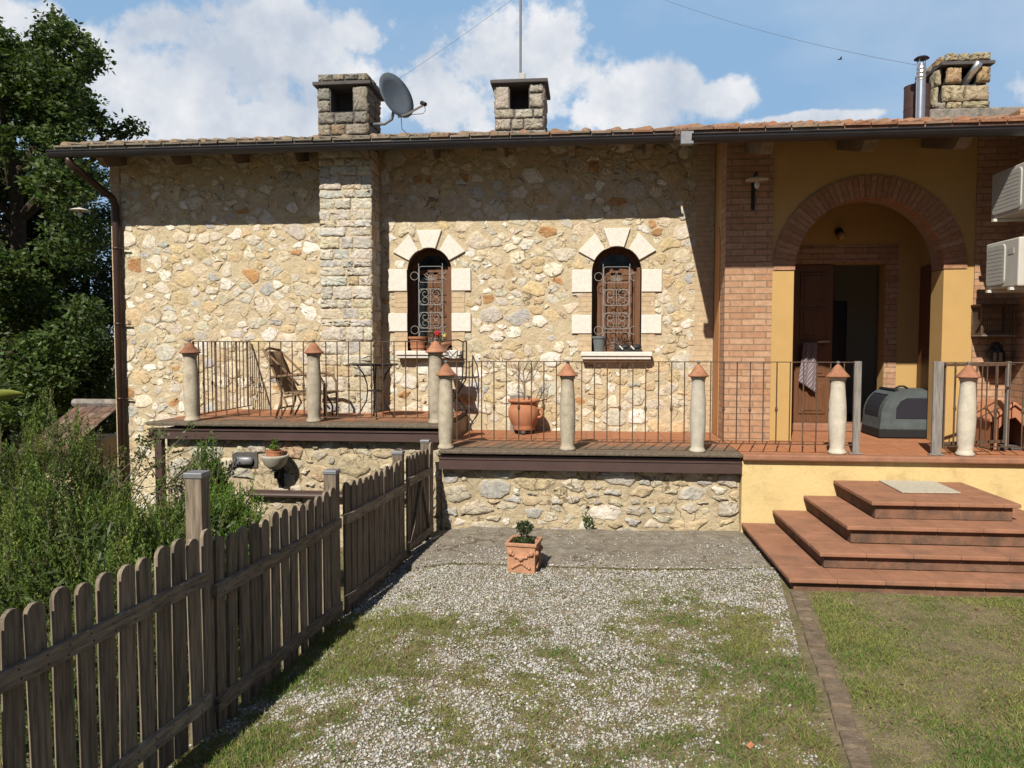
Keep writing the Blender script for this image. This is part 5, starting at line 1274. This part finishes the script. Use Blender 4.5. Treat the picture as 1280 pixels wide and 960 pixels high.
# window sill things
s1 = PY(522, 432, YW-.06); s1z = 1.86
g = thing('window_pot', (s1.x, YW-.06, s1z), 'flared terracotta pot on the left window sill', 'pot')
mb = MB(); mb.lathe([(.085, 0), (.085, .03), (.095, .032), (.098, .06), (.09, .065), (.105, .15), (.12, .155), (.122, .18), (.11, .182), (.10, .15)], (s1.x, YW-.05, s1z), 24); mb.build('body', M['terracotta'], g, smooth=False)
mb = MB(); mb.lathe([(.105, .15), (.01, .155)], (s1.x, YW-.05, s1z), 16); mb.build('soil', M['soil'], g)
s2 = PY(549, 432, YW-.08)
g = thing('window_bowl', (s2.x, YW-.06, s1z), 'shallow clay bowl with a red flower on the left window sill', 'pot')
mb = MB(); mb.lathe([(.05, 0), (.07, .01), (.10, .06), (.125, .09), (.125, .105), (.11, .105), (.09, .07)], (s2.x+.02, YW-.05, s1z), 24); mb.build('body', M['terracotta_pale'], g, smooth=True)
g = thing('window_flower', (s2.x, YW-.05, s1z+.1), 'red and yellow flowers growing in the clay bowl of the left window', 'flower')
mb = MB()
for dx, z, in ((-.03, .22), (.06, .19), (0, .17), (-.08, .15)): mb.tube([(s2.x+.01, YW-.05, s1z+.08), (s2.x+dx*.6, YW-.06, s1z+z*.7), (s2.x+dx, YW-.06, s1z+z)], .004, 5)
mb.build('stem', M['twig'], g)
mb = MB(); 
for k in range(7): t = 2*pi*k/6; mb.ball((s2.x-.03+.022*cos(t)*(k < 6), YW-.07, s1z+.225+.022*sin(t)*(k < 6)), .017, 6)
mb.build('red_blossom', M['red'], g, smooth=True)
mb = MB()
for k in range(5): t = 2*pi*k/5; mb.ball((s2.x+.065+.012*cos(t), YW-.07, s1z+.195+.012*sin(t)), .011, 6)
mb.build('yellow_blossom', M['yellow'], g, smooth=True)
rnd_leaves('foliage', g, np.vstack([blob_pts((s2.x-.10, YW-.02, s1z+.22), .05, 60), blob_pts((s2.x+.0, YW-.05, s1z+.14), .06, 60)]), .03, .014, (.05, .075, .03))
s3 = PY(749, 437, YW-.08); z2 = 1.85
g = thing('plastic_bucket', (s3.x, YW-.06, z2), 'grey plastic flowerpot at the left of the right window sill', 'bucket')
mb = MB(); mb.lathe([(.055, 0), (.06, .005), (.078, .165), (.088, .167), (.09, .195), (.082, .196), (.075, .16), (.06, .02)], (s3.x, YW-.07, z2), 24); mb.build('body', M['bucket'], g, smooth=False)
mb = MB(); mb.lathe([(.078, .165), (.01, .17)], (s3.x, YW-.07, z2), 16); mb.build('soil', M['soil'], g)
def shoe(x, label):
    g = thing('shoe', (x, YW-.06, z2), label, 'shoe', 'pair of black trainers on the right window sill')
    y = YW-.07; mb = MB(); mb.tube([(x-.085, y, z2+.025), (x-.05, y, z2+.03), (x, y, z2+.045), (x+.045, y, z2+.062), (x+.085, y, z2+.055), (x+.10, y, z2+.045)], [.018, .03, .035, .037, .036, .02], 10); mb.build('upper', M['shoe'], g, smooth=True)
    mb = MB(); mb.tube([(x-.09, y, z2+.012), (x+.10, y, z2+.012)], [.026, .03], 8); mb.build('sole', M['fabric_black'], g)
    mb = MB()
    mb.beam((x-.03, y-.036, z2+.075), (x+.015, y-.041, z2+.03), .006, .016); mb.build('stripe', M['white'], g)
sx = PY(775, 437, YW-.08).x
shoe(sx+.02, 'left black trainer with a white stripe on the right window sill'); shoe(sx+.16, 'right black trainer with a white stripe on the right window sill')
g = thing('dry_plant', (sx-.02, YW-.0, z2), 'dried reddish plant behind the shoes on the right window sill', 'plant')
o = rnd_leaves('foliage', g, np.vstack([blob_pts((sx+.0, YW+.02, z2+.09), .08, 120), blob_pts((sx+.08, YW+.02, z2+.13), .05, 40)]), .035, .012, (.12, .06, .035))
mb = MB()
for k in range(6): mb.tube([(sx, YW+.02, z2), (sx+U(-.08, .12), YW+.02, z2+U(.1, .22))], .003, 4)
mb.build('stem', M['twig'], g)

# ------------------------------------------------------------------ porch things
g = thing('dog_crate', (3.9, 9.6, ZT), 'grey and black soft dog crate on the porch floor by the door', 'dog crate')
cx0, cx1, cy0, cy1 = 3.40, 4.09, 9.36, 9.95; z0 = ZT
def cprof(inset=0, zb=.11):
    p = [(cx0+.02+inset, z0+zb)]
    for k in range(9): t = pi/2*k/8; p.append((cx0+.03+inset+.26*(1-cos(t)), z0+.24+(.325-inset)*sin(t)))
    p += [(cx1-.03-inset, z0+.565-inset), (cx1-inset, z0+.50), (cx1-inset, z0+zb)]; return p
mb = MB(); P_ = cprof()
mb.prism_y(P_, cy0, cy0+.012); mb.prism_y(P_, cy1-.012, cy1)
n_ = len(P_)
for i in list(range(6, n_-1)):
    a, b = P_[i], P_[i+1]; mb._add([(a[0], cy0, a[1]), (b[0], cy0, b[1]), (b[0], cy1, b[1]), (a[0], cy1, a[1])], [(0, 1, 2, 3)])
mb.build('shell', M['fabric_grey'], g)
mb = MB(); mb.box(cx0+.015, cx1, cy0-.004, cy1+.004, z0+.004, z0+.115); mb.build('base', M['fabric_black'], g, bevel=.015)
mb = MB(); mb.prism_y([(cx0+.20, z0+.235), (cx0+.205, z0+.36), (cx0+.25, z0+.44), (cx0+.32, z0+.475), (cx1-.08, z0+.475), (cx1-.06, z0+.45), (cx1-.06, z0+.235)], cy0-.006, cy0+.001); mb.build('side_window', M['fabric_navy'], g)
mb = MB(); mb.prism_y([(x, z) for x, z in cprof(.004)[:7]]+[(cx0+.16, z0+.50), (cx0+.09, z0+.36), (cx0+.08, z0+.2), (cx0+.10, z0+.115)], cy0-.007, cy0-.0005); mb.build('front_piping', M['fabric_grey'], g)
mb = MB(); 
for i in range(1, 6):
    a, b = P_[i], P_[i+1]
    mb._add([(a[0]+.012, cy0+.09, a[1]), (b[0]+.012, cy0+.09, b[1]), (b[0]+.012, cy1-.03, b[1]), (a[0]+.012, cy1-.03, a[1])], [(0, 1, 2, 3)])
    mb2 = None
mb.build('mesh_door', M['fabric_navy'], g)
mb = MB()
for i in range(1, 6):
    a, b = P_[i], P_[i+1]
    for ya, yb in ((cy0, cy0+.09), (cy1-.06, cy1)): mb._add([(a[0], ya, a[1]), (b[0], ya, b[1]), (b[0], yb, b[1]), (a[0], yb, a[1])], [(0, 1, 2, 3)])
a, b = P_[0], P_[1]; mb._add([(a[0], cy0, a[1]), (b[0], cy0, b[1]), (b[0], cy1, b[1]), (a[0], cy1, a[1])], [(0, 1, 2, 3)])
mb.build('front_panel', M['fabric_grey'], g)
mb = MB(); mb.tube([(cx0+.30, cy0+.30, z0+.575), (cx0+.34, cy0+.28, z0+.60), (cx1-.3, cy0+.28, z0+.60), (cx1-.25, cy0+.30, z0+.575)], .012, 6); mb.tube([(cx0+.22, cy0+.05, z0+.56), (cx0+.22, cy1-.05, z0+.56)], .022, 8); mb.build('rolled_flap', M['fabric_black'], g)

# striped towel hung from the door handle
top = Vector((2.82, 10.11, 1.955)); mb = MB(); nu, nv = 16, 20; vs = []; uvs = []
for j in range(nv+1):
    for i in range(nu+1):
        u, v = i/nu, j/nv; wdt = .17+.04*v; x = top.x-wdt/2-.03*v+wdt*u; zb = 1.97-.01*abs(u-.5)-(.50+.14*u)*v
        y = 10.095+.018*sin(u*14+v*1.2)*(.5+.5*v); vs.append((x, y, zb)); uvs.append((u*.30+.38*v, v))
mb._add(vs, [(j*(nu+1)+i, j*(nu+1)+i+1, (j+1)*(nu+1)+i+1, (j+1)*(nu+1)+i) for j in range(nv) for i in range(nu)])
tw = mb.build('striped_towel', M['towel'], smooth=True)
l = tw.data.uv_layers.new(name='UVMap')
for lp in tw.data.loops: l.data[lp.index].uv = uvs[lp.vertex_index]
sm = tw.modifiers.new('thick', 'SOLIDIFY'); sm.thickness = .006
tag(tw, 'striped orange and navy cloth hanging from the brown door handle', 'towel')

# bird cage
a, b = PY(1222, 383, 8.88), PY(1260, 418, 8.88)
g = thing('bird_cage', ((a.x+b.x)/2, 8.9, b.z), 'small rusty wire bird cage hung on the brick pier', 'bird cage')
y0, y1 = 8.78, 8.985; mb = MB()
for x in (a.x, b.x):
    for y in (y0, y1): mb.box(x-.008, x+.008, y-.008, y+.008, b.z, a.z)
for z in (a.z, b.z):
    for y in (y0, y1): mb.box(a.x, b.x, y-.008, y+.008, z-.008, z+.008)
    for x in (a.x, b.x): mb.box(x-.008, x+.008, y0, y1, z-.008, z+.008)
mb.build('frame', M['iron'], g)
mb = MB()
for k in range(1, 16): x = a.x+(b.x-a.x)*k/16; mb.tube([(x, y0, b.z), (x, y0, a.z)], .0028, 4)
for k in range(1, 9):
    y = y0+(y1-y0)*k/9
    for x in (a.x, b.x): mb.tube([(x, y, b.z), (x, y, a.z)], .0028, 4)
mb.tube([(a.x, y0, (a.z+b.z)/2), (b.x, y0, (a.z+b.z)/2)], .004, 4)
mb.build('wires', M['iron'], g)
mb = MB(); mb.box(a.x-.02, b.x+.02, y0-.02, y1, a.z+.008, a.z+.022); mb.build('lid', M['cowl'], g)
mb = MB(); mb.box(a.x-.01, b.x+.01, y0-.03, y1, b.z-.02, b.z-.008); mb.build('tray', M['grey_wood'], g)
# wall bowl with a black kettle
p = PY(1249, 458, 8.85)
g = thing('wall_basket', (p.x, 8.98, p.z-.1), 'half round wall basket on the brick pier under the bird cage', 'basket')
mb = MB(); mb.lathe([(.01, -.14), (.06, -.13), (.11, -.08), (.135, 0), (.14, .015), (.13, .015), (.12, -.02)], (p.x, 8.985, p.z-.0), 24, sy=.8); mb.build('bowl', M['cowl'], g, smooth=True)
mb = MB(); mb.box(p.x-.16, p.x+.17, 8.84, 8.985, p.z+.016, p.z+.03); mb.build('cloth', M['white'], g, bevel=.006)
g = thing('black_kettle', (p.x-.03, 8.9, p.z+.03), 'black pot bellied kettle with hanging cork strings on the wall basket', 'kettle')
kx_, kz = p.x-.015, p.z+.03
mb = MB(); mb.lathe([(.06, 0), (.085, .02), (.095, .07), (.085, .13), (.06, .17), (.04, .19), (.05, .20), (.035, .225), (.012, .235)], (kx_, 8.90, kz), 20); mb.build('body', M['iron_black'], g, smooth=True)
mb = MB(); mb.tube([(kx_-.08, 8.9, kz+.12), (kx_-.05, 8.88, kz+.20), (kx_+.05, 8.88, kz+.20), (kx_+.08, 8.9, kz+.12)], .007, 6); mb.build('handle', M['iron_black'], g)
for dx in (-.06, -.005): mb = MB(); mb.tube([(kx_+dx, 8.79, kz+.03), (kx_+dx, 8.79, kz+.12)], .017, 8); mb.build('cork', M['corbel'], g)
# clay kennel
a = PZ(1224, 556, ZT)
g = thing('dog_kennel', (4.45, 8.7, ZT), 'orange clay dog kennel with a pitched roof behind the right railing', 'kennel')
kx0, kx1, ky0, ky1 = 4.20, 4.62, 8.42, 8.96; m_ = (kx0+kx1)/2
mb = MB(); zb = ZT+.005
mb.box(kx0, kx0+.03, ky0, ky1, zb, zb+.30); mb.box(kx1-.03, kx1, ky0, ky1, zb, zb+.30); mb.box(kx0, kx1, ky1-.03, ky1, zb, zb+.30)
mb.prism_y([(kx0, zb), (kx0+.07, zb), (kx0+.07, zb+.22), (kx0+.14, zb+.31), (m_+.02, zb+.34), (kx1-.10, zb+.24), (kx1-.10, zb), (kx1, zb), (kx1, zb+.30), (m_, zb+.46), (kx0, zb+.30)], ky0, ky0+.03); mb.build('walls', M['kennel'], g, bevel=.006)
mb = MB(); mb.prism_y([(kx0-.03, zb+.285), (m_, zb+.47), (kx1+.03, zb+.285), (kx1+.03, zb+.32), (m_, zb+.505), (kx0-.03, zb+.32)], ky0-.03, ky1+.01); mb.build('roof', M['kennel'], g, bevel=.01)
mb = MB(); mb.box(kx0+.03, kx1-.03, ky0+.03, ky1-.03, zb, zb+.02); mb.build('floor', M['slab_dark'], g)
# dark cabinet in the hall, seen through the door
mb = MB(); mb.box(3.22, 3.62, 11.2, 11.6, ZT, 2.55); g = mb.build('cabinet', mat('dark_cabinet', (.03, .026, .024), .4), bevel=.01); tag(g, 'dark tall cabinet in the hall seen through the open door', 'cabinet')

# ------------------------------------------------------------------ vegetation
def tree(name, base, top, clumps, nl, ll, lw, col, label, trunk_r=.16, mt='leaf', cat='tree', limbs=18, group=None, shape=.85):
    root = thing(name, base, label, cat, group); B = Vector(base); T = Vector(top)
    mb = MB(); k = 7; mb.tube([B.lerp(T, i/k)+Vector((.12*sin(i*1.7), .1*cos(i*2.1), 0))*(i > 0) for i in range(k+1)], [trunk_r*(1-.11*i) for i in range(k+1)], 9)
    cl = clumps[:]; random.shuffle(cl)
    for (c, r) in cl[:limbs]:
        c = Vector(c); s = B.lerp(T, min(1, max(.25, (c.z-B.z)/(T.z-B.z)*.75))); m_ = s.lerp(c, .5)+Vector((U(-.2, .2), U(-.2, .2), U(-.1, .25)))
        mb.tube([s, m_, c, c+(c-m_)*.05], [trunk_r*.32, trunk_r*.2, trunk_r*.1, .008], 6)
    mb.build('trunk', M['bark'], root)
    P = []; 
    tot = sum(r**2 for c, r in clumps)
    C = []
    for c, r in clumps:
        n = int(nl*r*r/tot); tw = max(3, n//14)
        tc = rdirs(tw)*(np.random.uniform(.35, 1.0, (tw, 1))**.6)*r*np.array([1, 1, shape])+np.array(c)
        own = tc[np.random.randint(0, tw, n)]
        P.append(own+np.random.normal(size=(n, 3))*np.array([.075, .075, .05])*(ll/.1))
        k = np.random.uniform(.75, 1.3); C.append(leafcols(n, np.array(col)*k, .3))
    P = np.vstack(P); C = np.vstack(C); n = len(P); d = unit(rdirs(n)*np.array([1, 1, .55])+np.array([0, 0, -.1])); w = perp(d)
    quads('crown', P, d, w, np.random.uniform(.7, 1.25, n)*ll, np.random.uniform(.6, 1.1, n)*lw, C, M[mt], root, fold=.1)
    return root
def clumps_px(poly, n, y0, y1, r0, r1, extra=()):
    out = []; xs = [p[0] for p in poly]; ys = [p[1] for p in poly]
    def inside(x, y):
        c = False; j = len(poly)-1
        for i in range(len(poly)):
            if (poly[i][1] > y) != (poly[j][1] > y) and x < (poly[j][0]-poly[i][0])*(y-poly[i][1])/(poly[j][1]-poly[i][1])+poly[i][0]: c = not c
            j = i
        return c
    t = 0
    while len(out) < n and t < 50000:
        t += 1; x, y = U(min(xs), max(xs)), U(min(ys), max(ys))
        if inside(x, y): out.append((tuple(PY(x, y, U(y0, y1))), U(r0, r1)))
    return out+list(extra)
# the oak left of the house
poly = [(-260, 60), (-120, -40), (0, 55), (30, 75), (60, 40), (75, 14), (104, 40), (112, 85), (118, 110), (90, 128), (125, 145), (150, 158), (118, 170), (70, 160), (88, 200), (100, 250), (95, 300), (112, 330), (118, 430), (112, 500), (60, 500), (-260, 540)]
cl = clumps_px(poly, 220, 11.2, 15.0, .32, .60)
cl += [(tuple(PY(x, y, 12.8)), r) for x, y, r in ((72, 22, .17), (60, 48, .25), (100, 60, .26), (112, 80, .2), (50, 70, .3), (128, 152, .26), (152, 158, .24), (168, 160, .18), (110, 140, .25), (85, 100, .3), (30, 95, .35), (10, 70, .3), (96, 118, .22))]
tree('oak_tree', tuple(PY(30, 600, 13.2).xy)+(-.6,), PY(15, 140, 13.0), cl, 155000, .10, .062, (.076, .12, .036), 'big dark green oak rising beside the left end of the house', .26, limbs=40)
cl = clumps_px([(60, 210), (135, 215), (150, 330), (150, 470), (142, 540), (60, 545), (20, 400)], 46, 14.5, 17.5, .35, .65)
tree('bay_tree', tuple(PY(105, 560, 16).xy)+(-.6,), PY(105, 240, 16), cl, 34000, .11, .05, (.048, .078, .028), 'darker evergreen tree behind the downpipe corner of the house', .16, 'leaf_dark', limbs=16)
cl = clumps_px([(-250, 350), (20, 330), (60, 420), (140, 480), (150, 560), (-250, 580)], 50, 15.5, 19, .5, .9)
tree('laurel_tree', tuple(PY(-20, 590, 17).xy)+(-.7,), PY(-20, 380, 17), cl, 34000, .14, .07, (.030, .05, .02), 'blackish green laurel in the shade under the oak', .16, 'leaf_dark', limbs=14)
cl = clumps_px([(40, 380), (138, 400), (140, 545), (20, 545)], 36, 12.2, 13.6, .28, .45)
tree('elder_bush', tuple(PY(95, 560, 12.9).xy)+(-.6,), PY(95, 450, 12.9), cl, 22000, .09, .05, (.048, .08, .028), 'shady green bush between the oak and the house corner', .07, 'leaf_dark', 'bush', limbs=12)

# little shed with a tiled roof
sh = thing('garden_shed', (-6.9, 9.9, -.6), 'low garden shed with a brown tiled roof among the bushes', 'shed')
sa = PY(62, 556, 9.2); sb = PY(108, 528, 10.2); sx0, sx1 = PY(38, 550, 9.4).x, PY(62, 550, 9.4).x; z0, z1 = .66, .95
mb = MB(); mb.box(sx0+.1, sx1+.35, 9.5, 10.6, -.7, z0-.03); mb.build('wall', M['mortar_low'], sh)
mb = MB(); ang = math.atan2(z1-z0+.12, 1.0)
for j in range(7):
    for i in range(8):
        f = j/6; x = sx0+(i+.5)*(sx1+.4-sx0)/8; mb.col = pick([(3, (.20, .115, .085)), (2, (.15, .095, .075)), (1, (.24, .17, .13))])
        mb.obox((x+U(-.004, .004), 9.25+j*.165, z0-.06+j*.07+U(-.003, .004)), ((sx1+.4-sx0)/8-.006, .20, .016), Matrix.Rotation(.36+U(-.02, .02), 3, 'X'))
mb.build('roof', M['rooftile'], sh)
mb = MB(); mb.tube([(sx0-.05, 10.35, z0+.44), (sx1+.4, 10.35, z0+.44)], .06, 8); mb.build('ridge', M['concrete'], sh)

# rosemary
def rosemary(cx, cy, rx, ry, h, ns, col, label, zb=None, lean=.35, needles=38):
    zb = gz(cx, cy) if zb is None else zb
    root = thing('rosemary_bush', (cx, cy, zb), label, 'bush', 'rosemary bushes behind the picket fence')
    C = []; D = []; L_ = []; Cc = []; mb = MB()
    for k in range(ns):
        a = U(0, 2*pi); q = sqrt(R())*.98; dx, dy = q*cos(a), q*sin(a)
        lump = .72+.38*fbm(cx+dx*rx, cy+dy*ry, 2, 1.6, 3)+.12*R()
        zt = zb+h*sqrt(max(.05, 1-q**2.6))*lump*(1 if R() > .10 else 1.12)
        tip = Vector((cx+dx*rx, cy+dy*ry, zt)); dirn = (Vector((dx*.5, dy*.5, 1))+Vector((U(-lean, lean), U(-lean, lean), 0))).normalized()
        ln = U(.16, .40); st = tip-dirn*ln; bend = Vector((U(-.05, .05), U(-.05, .05), 0))
        if k % 7 == 0: mb.tube([st-dirn*.12, st+dirn*ln*.5+bend*.5, tip], [.004, .003, .0015], 4)
        base = leafcols(1, col, .34)[0]*.85
        for t in np.linspace(0, 1, needles):
            p = st.lerp(tip, t)+bend*t*(1-t)*2; C.append(p); r = rdirs(1)[0]; r -= np.array(dirn)*np.dot(r, dirn); r /= max(1e-6, np.linalg.norm(r))
            d = np.array(dirn)*(.75+.5*t)+r*.85; D.append(d/np.linalg.norm(d)); L_.append(U(.022, .036)*(1.1-.45*t*t)); Cc.append(base*(.75+.45*t))
    mb.build('stems', M['twig'], root)
    C = np.array(C); D = np.array(D); n = len(C)
    quads('foliage', C, D, perp(D), np.array(L_), np.full(n, .0095), np.array(Cc)*np.random.uniform(.8, 1.2, (n, 1)), M['leaf'], root)
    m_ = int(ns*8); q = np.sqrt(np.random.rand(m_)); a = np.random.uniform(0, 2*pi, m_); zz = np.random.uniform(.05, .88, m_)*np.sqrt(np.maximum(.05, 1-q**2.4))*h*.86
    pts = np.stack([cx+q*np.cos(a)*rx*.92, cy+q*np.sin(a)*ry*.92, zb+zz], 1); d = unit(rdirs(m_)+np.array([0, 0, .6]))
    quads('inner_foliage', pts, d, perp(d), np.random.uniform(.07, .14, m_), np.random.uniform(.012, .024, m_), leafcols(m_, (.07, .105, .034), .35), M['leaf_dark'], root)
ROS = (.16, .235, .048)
rosemary(-3.55, 5.15, 1.05, .8, 1.52, 1250, ROS, 'broad rosemary bush filling the middle of the lower garden')
rosemary(-4.85, 6.2, 1.25, .9, 2.15, 1400, (.145, .21, .045), 'tall rosemary bush at the left edge of the lower garden')
rosemary(-2.75, 4.25, .55, .75, .92, 620, (.165, .235, .05), 'low rosemary bush close behind the nearest fence pickets')
rosemary(-3.35, 6.3, .85, .6, 1.30, 1050, (.15, .255, .042), 'bright green rosemary bush below the wall vent')
rosemary(-3.62, 7.05, .30, .28, 1.66, 420, (.12, .22, .04), 'upright pointed rosemary sprig in front of the upper terrace beam')
rosemary(-2.55, 6.3, .42, .5, .82, 300, (.16, .26, .048), 'small rosemary bush under the bowl planter by the fence')
# climbing rose near the corner
g = thing('climbing_rose', (-5.0, 7.85, -.6), 'thin climbing shrub with pale leaves at the corner of the upper terrace', 'shrub')
mb = MB(); pts = []
for k in range(22):
    b0 = Vector((-5.3+U(-.5, .9), 7.75+U(-.15, .15), .1)); e = PY(U(118, 260), U(545, 600), 7.7)+Vector((0, U(-.2, .2), U(-.05, .25)*(k % 3 == 0)))
    m_ = b0.lerp(e, .5)+Vector((U(-.1, .1), U(-.1, .1), .05)); ch = [b0, m_, e, e+(e-m_)*.35+Vector((U(-.1, .1), 0, U(-.05, .1)))]; mb.tube(ch, [.006, .005, .004, .002], 5)
    for q in range(46): i = random.choice((1, 1, 2, 2)); p = ch[i].lerp(ch[min(3, i+1)], R()); pts.append(tuple(p+Vector((U(-.05, .05), U(-.05, .05), U(-.05, .05)))))
mb.build('stem', M['twig'], g)
rnd_leaves('foliage', g, pts, .045, .026, (.13, .17, .06), var=.4)
# broad leaved exotic plants at the left edge
g = thing('banana_plant', PY(-30, 560, 6.2), 'broad yellowish green leaf reaching in from the left edge', 'plant')
a, b = PY(-45, 520, 6.2), PY(31, 492, 6.2); mb = MB(); vs = []; n = 12
for i in range(n+1):
    t = i/n; p = a.lerp(b, t)+Vector((0, 0, .06*sin(pi*t))); hw = .085*sin(pi*min(1, t*.97+.03))**.7*(1-t*.15)+.002
    for s_, dz in ((-1, .02), (0, -.012), (1, .02)): vs.append(p+Vector((.15*s_*hw, -.55*s_*hw, -.65*s_*hw*-1+dz*hw*4)))
mb._add(vs, [(i*3+k, i*3+k+1, i*3+k+4, i*3+k+3) for i in range(n) for k in (0, 1)]); mb.col = (.2, .2, .05)
lf = mb.build('leaf', mat('banana_leaf', (.22, .25, .045), .45, nscale=6, namp=.35, stretch=(1, 1, 6)), g, smooth=True)
sm = lf.modifiers.new('thick', 'SOLIDIFY'); sm.thickness = .003
mb = MB(); mb.tube([PY(-60, 640, 6.2), PY(-50, 560, 6.2), a], [.05, .035, .012], 8); mb.build('stalk', M['leaf_dark'] if False else M['bark'], g)
g = thing('yucca_plant', PY(-35, 560, 7.0), 'spiky pale green yucca behind the broad leaf at the left edge', 'plant')
C = []; D = []; c0_ = np.array(PY(-22, 486, 7.0))
for k in range(90): d = unit(rdirs(1)+np.array([[.15, 0, .45]]))[0]; C.append(c0_+d*.02); D.append(d)
C, D = np.array(C), np.array(D); quads('foliage', C, D, perp(D), np.random.uniform(.22, .38, 90), np.random.uniform(.018, .03, 90), leafcols(90, (.13, .17, .07), .3), M['leaf'], g)
mb = MB(); mb.tube([PY(-22, 486, 7.0), Vector((c0_[0], 7.0, -.6))], [.04, .06], 8); mb.build('trunk', M['bark'], g)
# weeds at the wall foot
for x, y, n_, lab in ((.02, 7.93, 46, 'small weed growing at the foot of the base wall'), ):
    g = thing('wall_weed', (x, y, .02), lab, 'weed'); z_ = gz(x, y)
    o = rnd_leaves('foliage', g, blob_pts((x, y, .10), .055, n_*2, 1.5), .035, .016, (.06, .10, .03), up=1)
    mb = MB(); mb.tube([(x, y, .0), (x, y, .15)], .003, 4); mb.build('stem', M['twig'], g)
# fallen clay leaf / shard on the grass
p = PZ(938, 930, .04); mb = MB(); mb.obox((p.x, p.y, gz(p.x, p.y)+.022), (.034, .028, .006), Matrix.Rotation(.5, 3, 'X')@Matrix.Rotation(.7, 3, 'Z')); tag(mb.build('clay_shard', M['terracotta'], bevel=.004), 'small terracotta shard lying in the grass near the kerb', 'shard')

# unseen wood added behind the viewer to block sky light and deepen the shade
P = []
for k in range(46):
    c = np.array([U(-26, 26), U(-22, -15.5), U(.3, 7.2)]); P.append(c+np.random.normal(size=(620, 3))*np.array([1.9, 1.2, 1.9]))
P = np.vstack(P); P[:, 2] = np.abs(P[:, 2]); n = len(P); d = rdirs(n)
o = quads('sky_blocking_wood', P, d, perp(d), np.full(n, .42), np.full(n, .26), leafcols(n, (.05, .08, .03), .3), M['leaf_dark'], kind='stuff')
tag(o, 'added unseen wood behind the viewer that blocks the low sky light', 'wood')

# dry leaves and crumbs blown over the yard
P = []; 
while len(P) < 520:
    x, y = U(-2.0, 4.2), U(3.0, 7.85)
    if x > 1.5 and y > 6.0: continue
    if x < -1.66-.1*(7.8-y): continue
    if y < 6.5 and R() < .45: continue
    P.append((x, y, (az(x, y) if y > 6.6 and x > -1.56 else gz(x, y)+.008)+.006))
P = np.array(P); n = len(P); d = unit(rdirs(n)*np.array([1, 1, .25])); w = unit(np.cross(d, np.array([[0, 0, 1.]])+rdirs(n)*.35))
tag(quads('leaf_litter', P, d, w, np.random.uniform(.014, .045, n), np.random.uniform(.008, .022, n), leafcols(n, (.24, .16, .085), .45), M['leaf'], kind='stuff', fold=.15), 'dry brown leaves scattered over the yard and cement path', 'leaves')
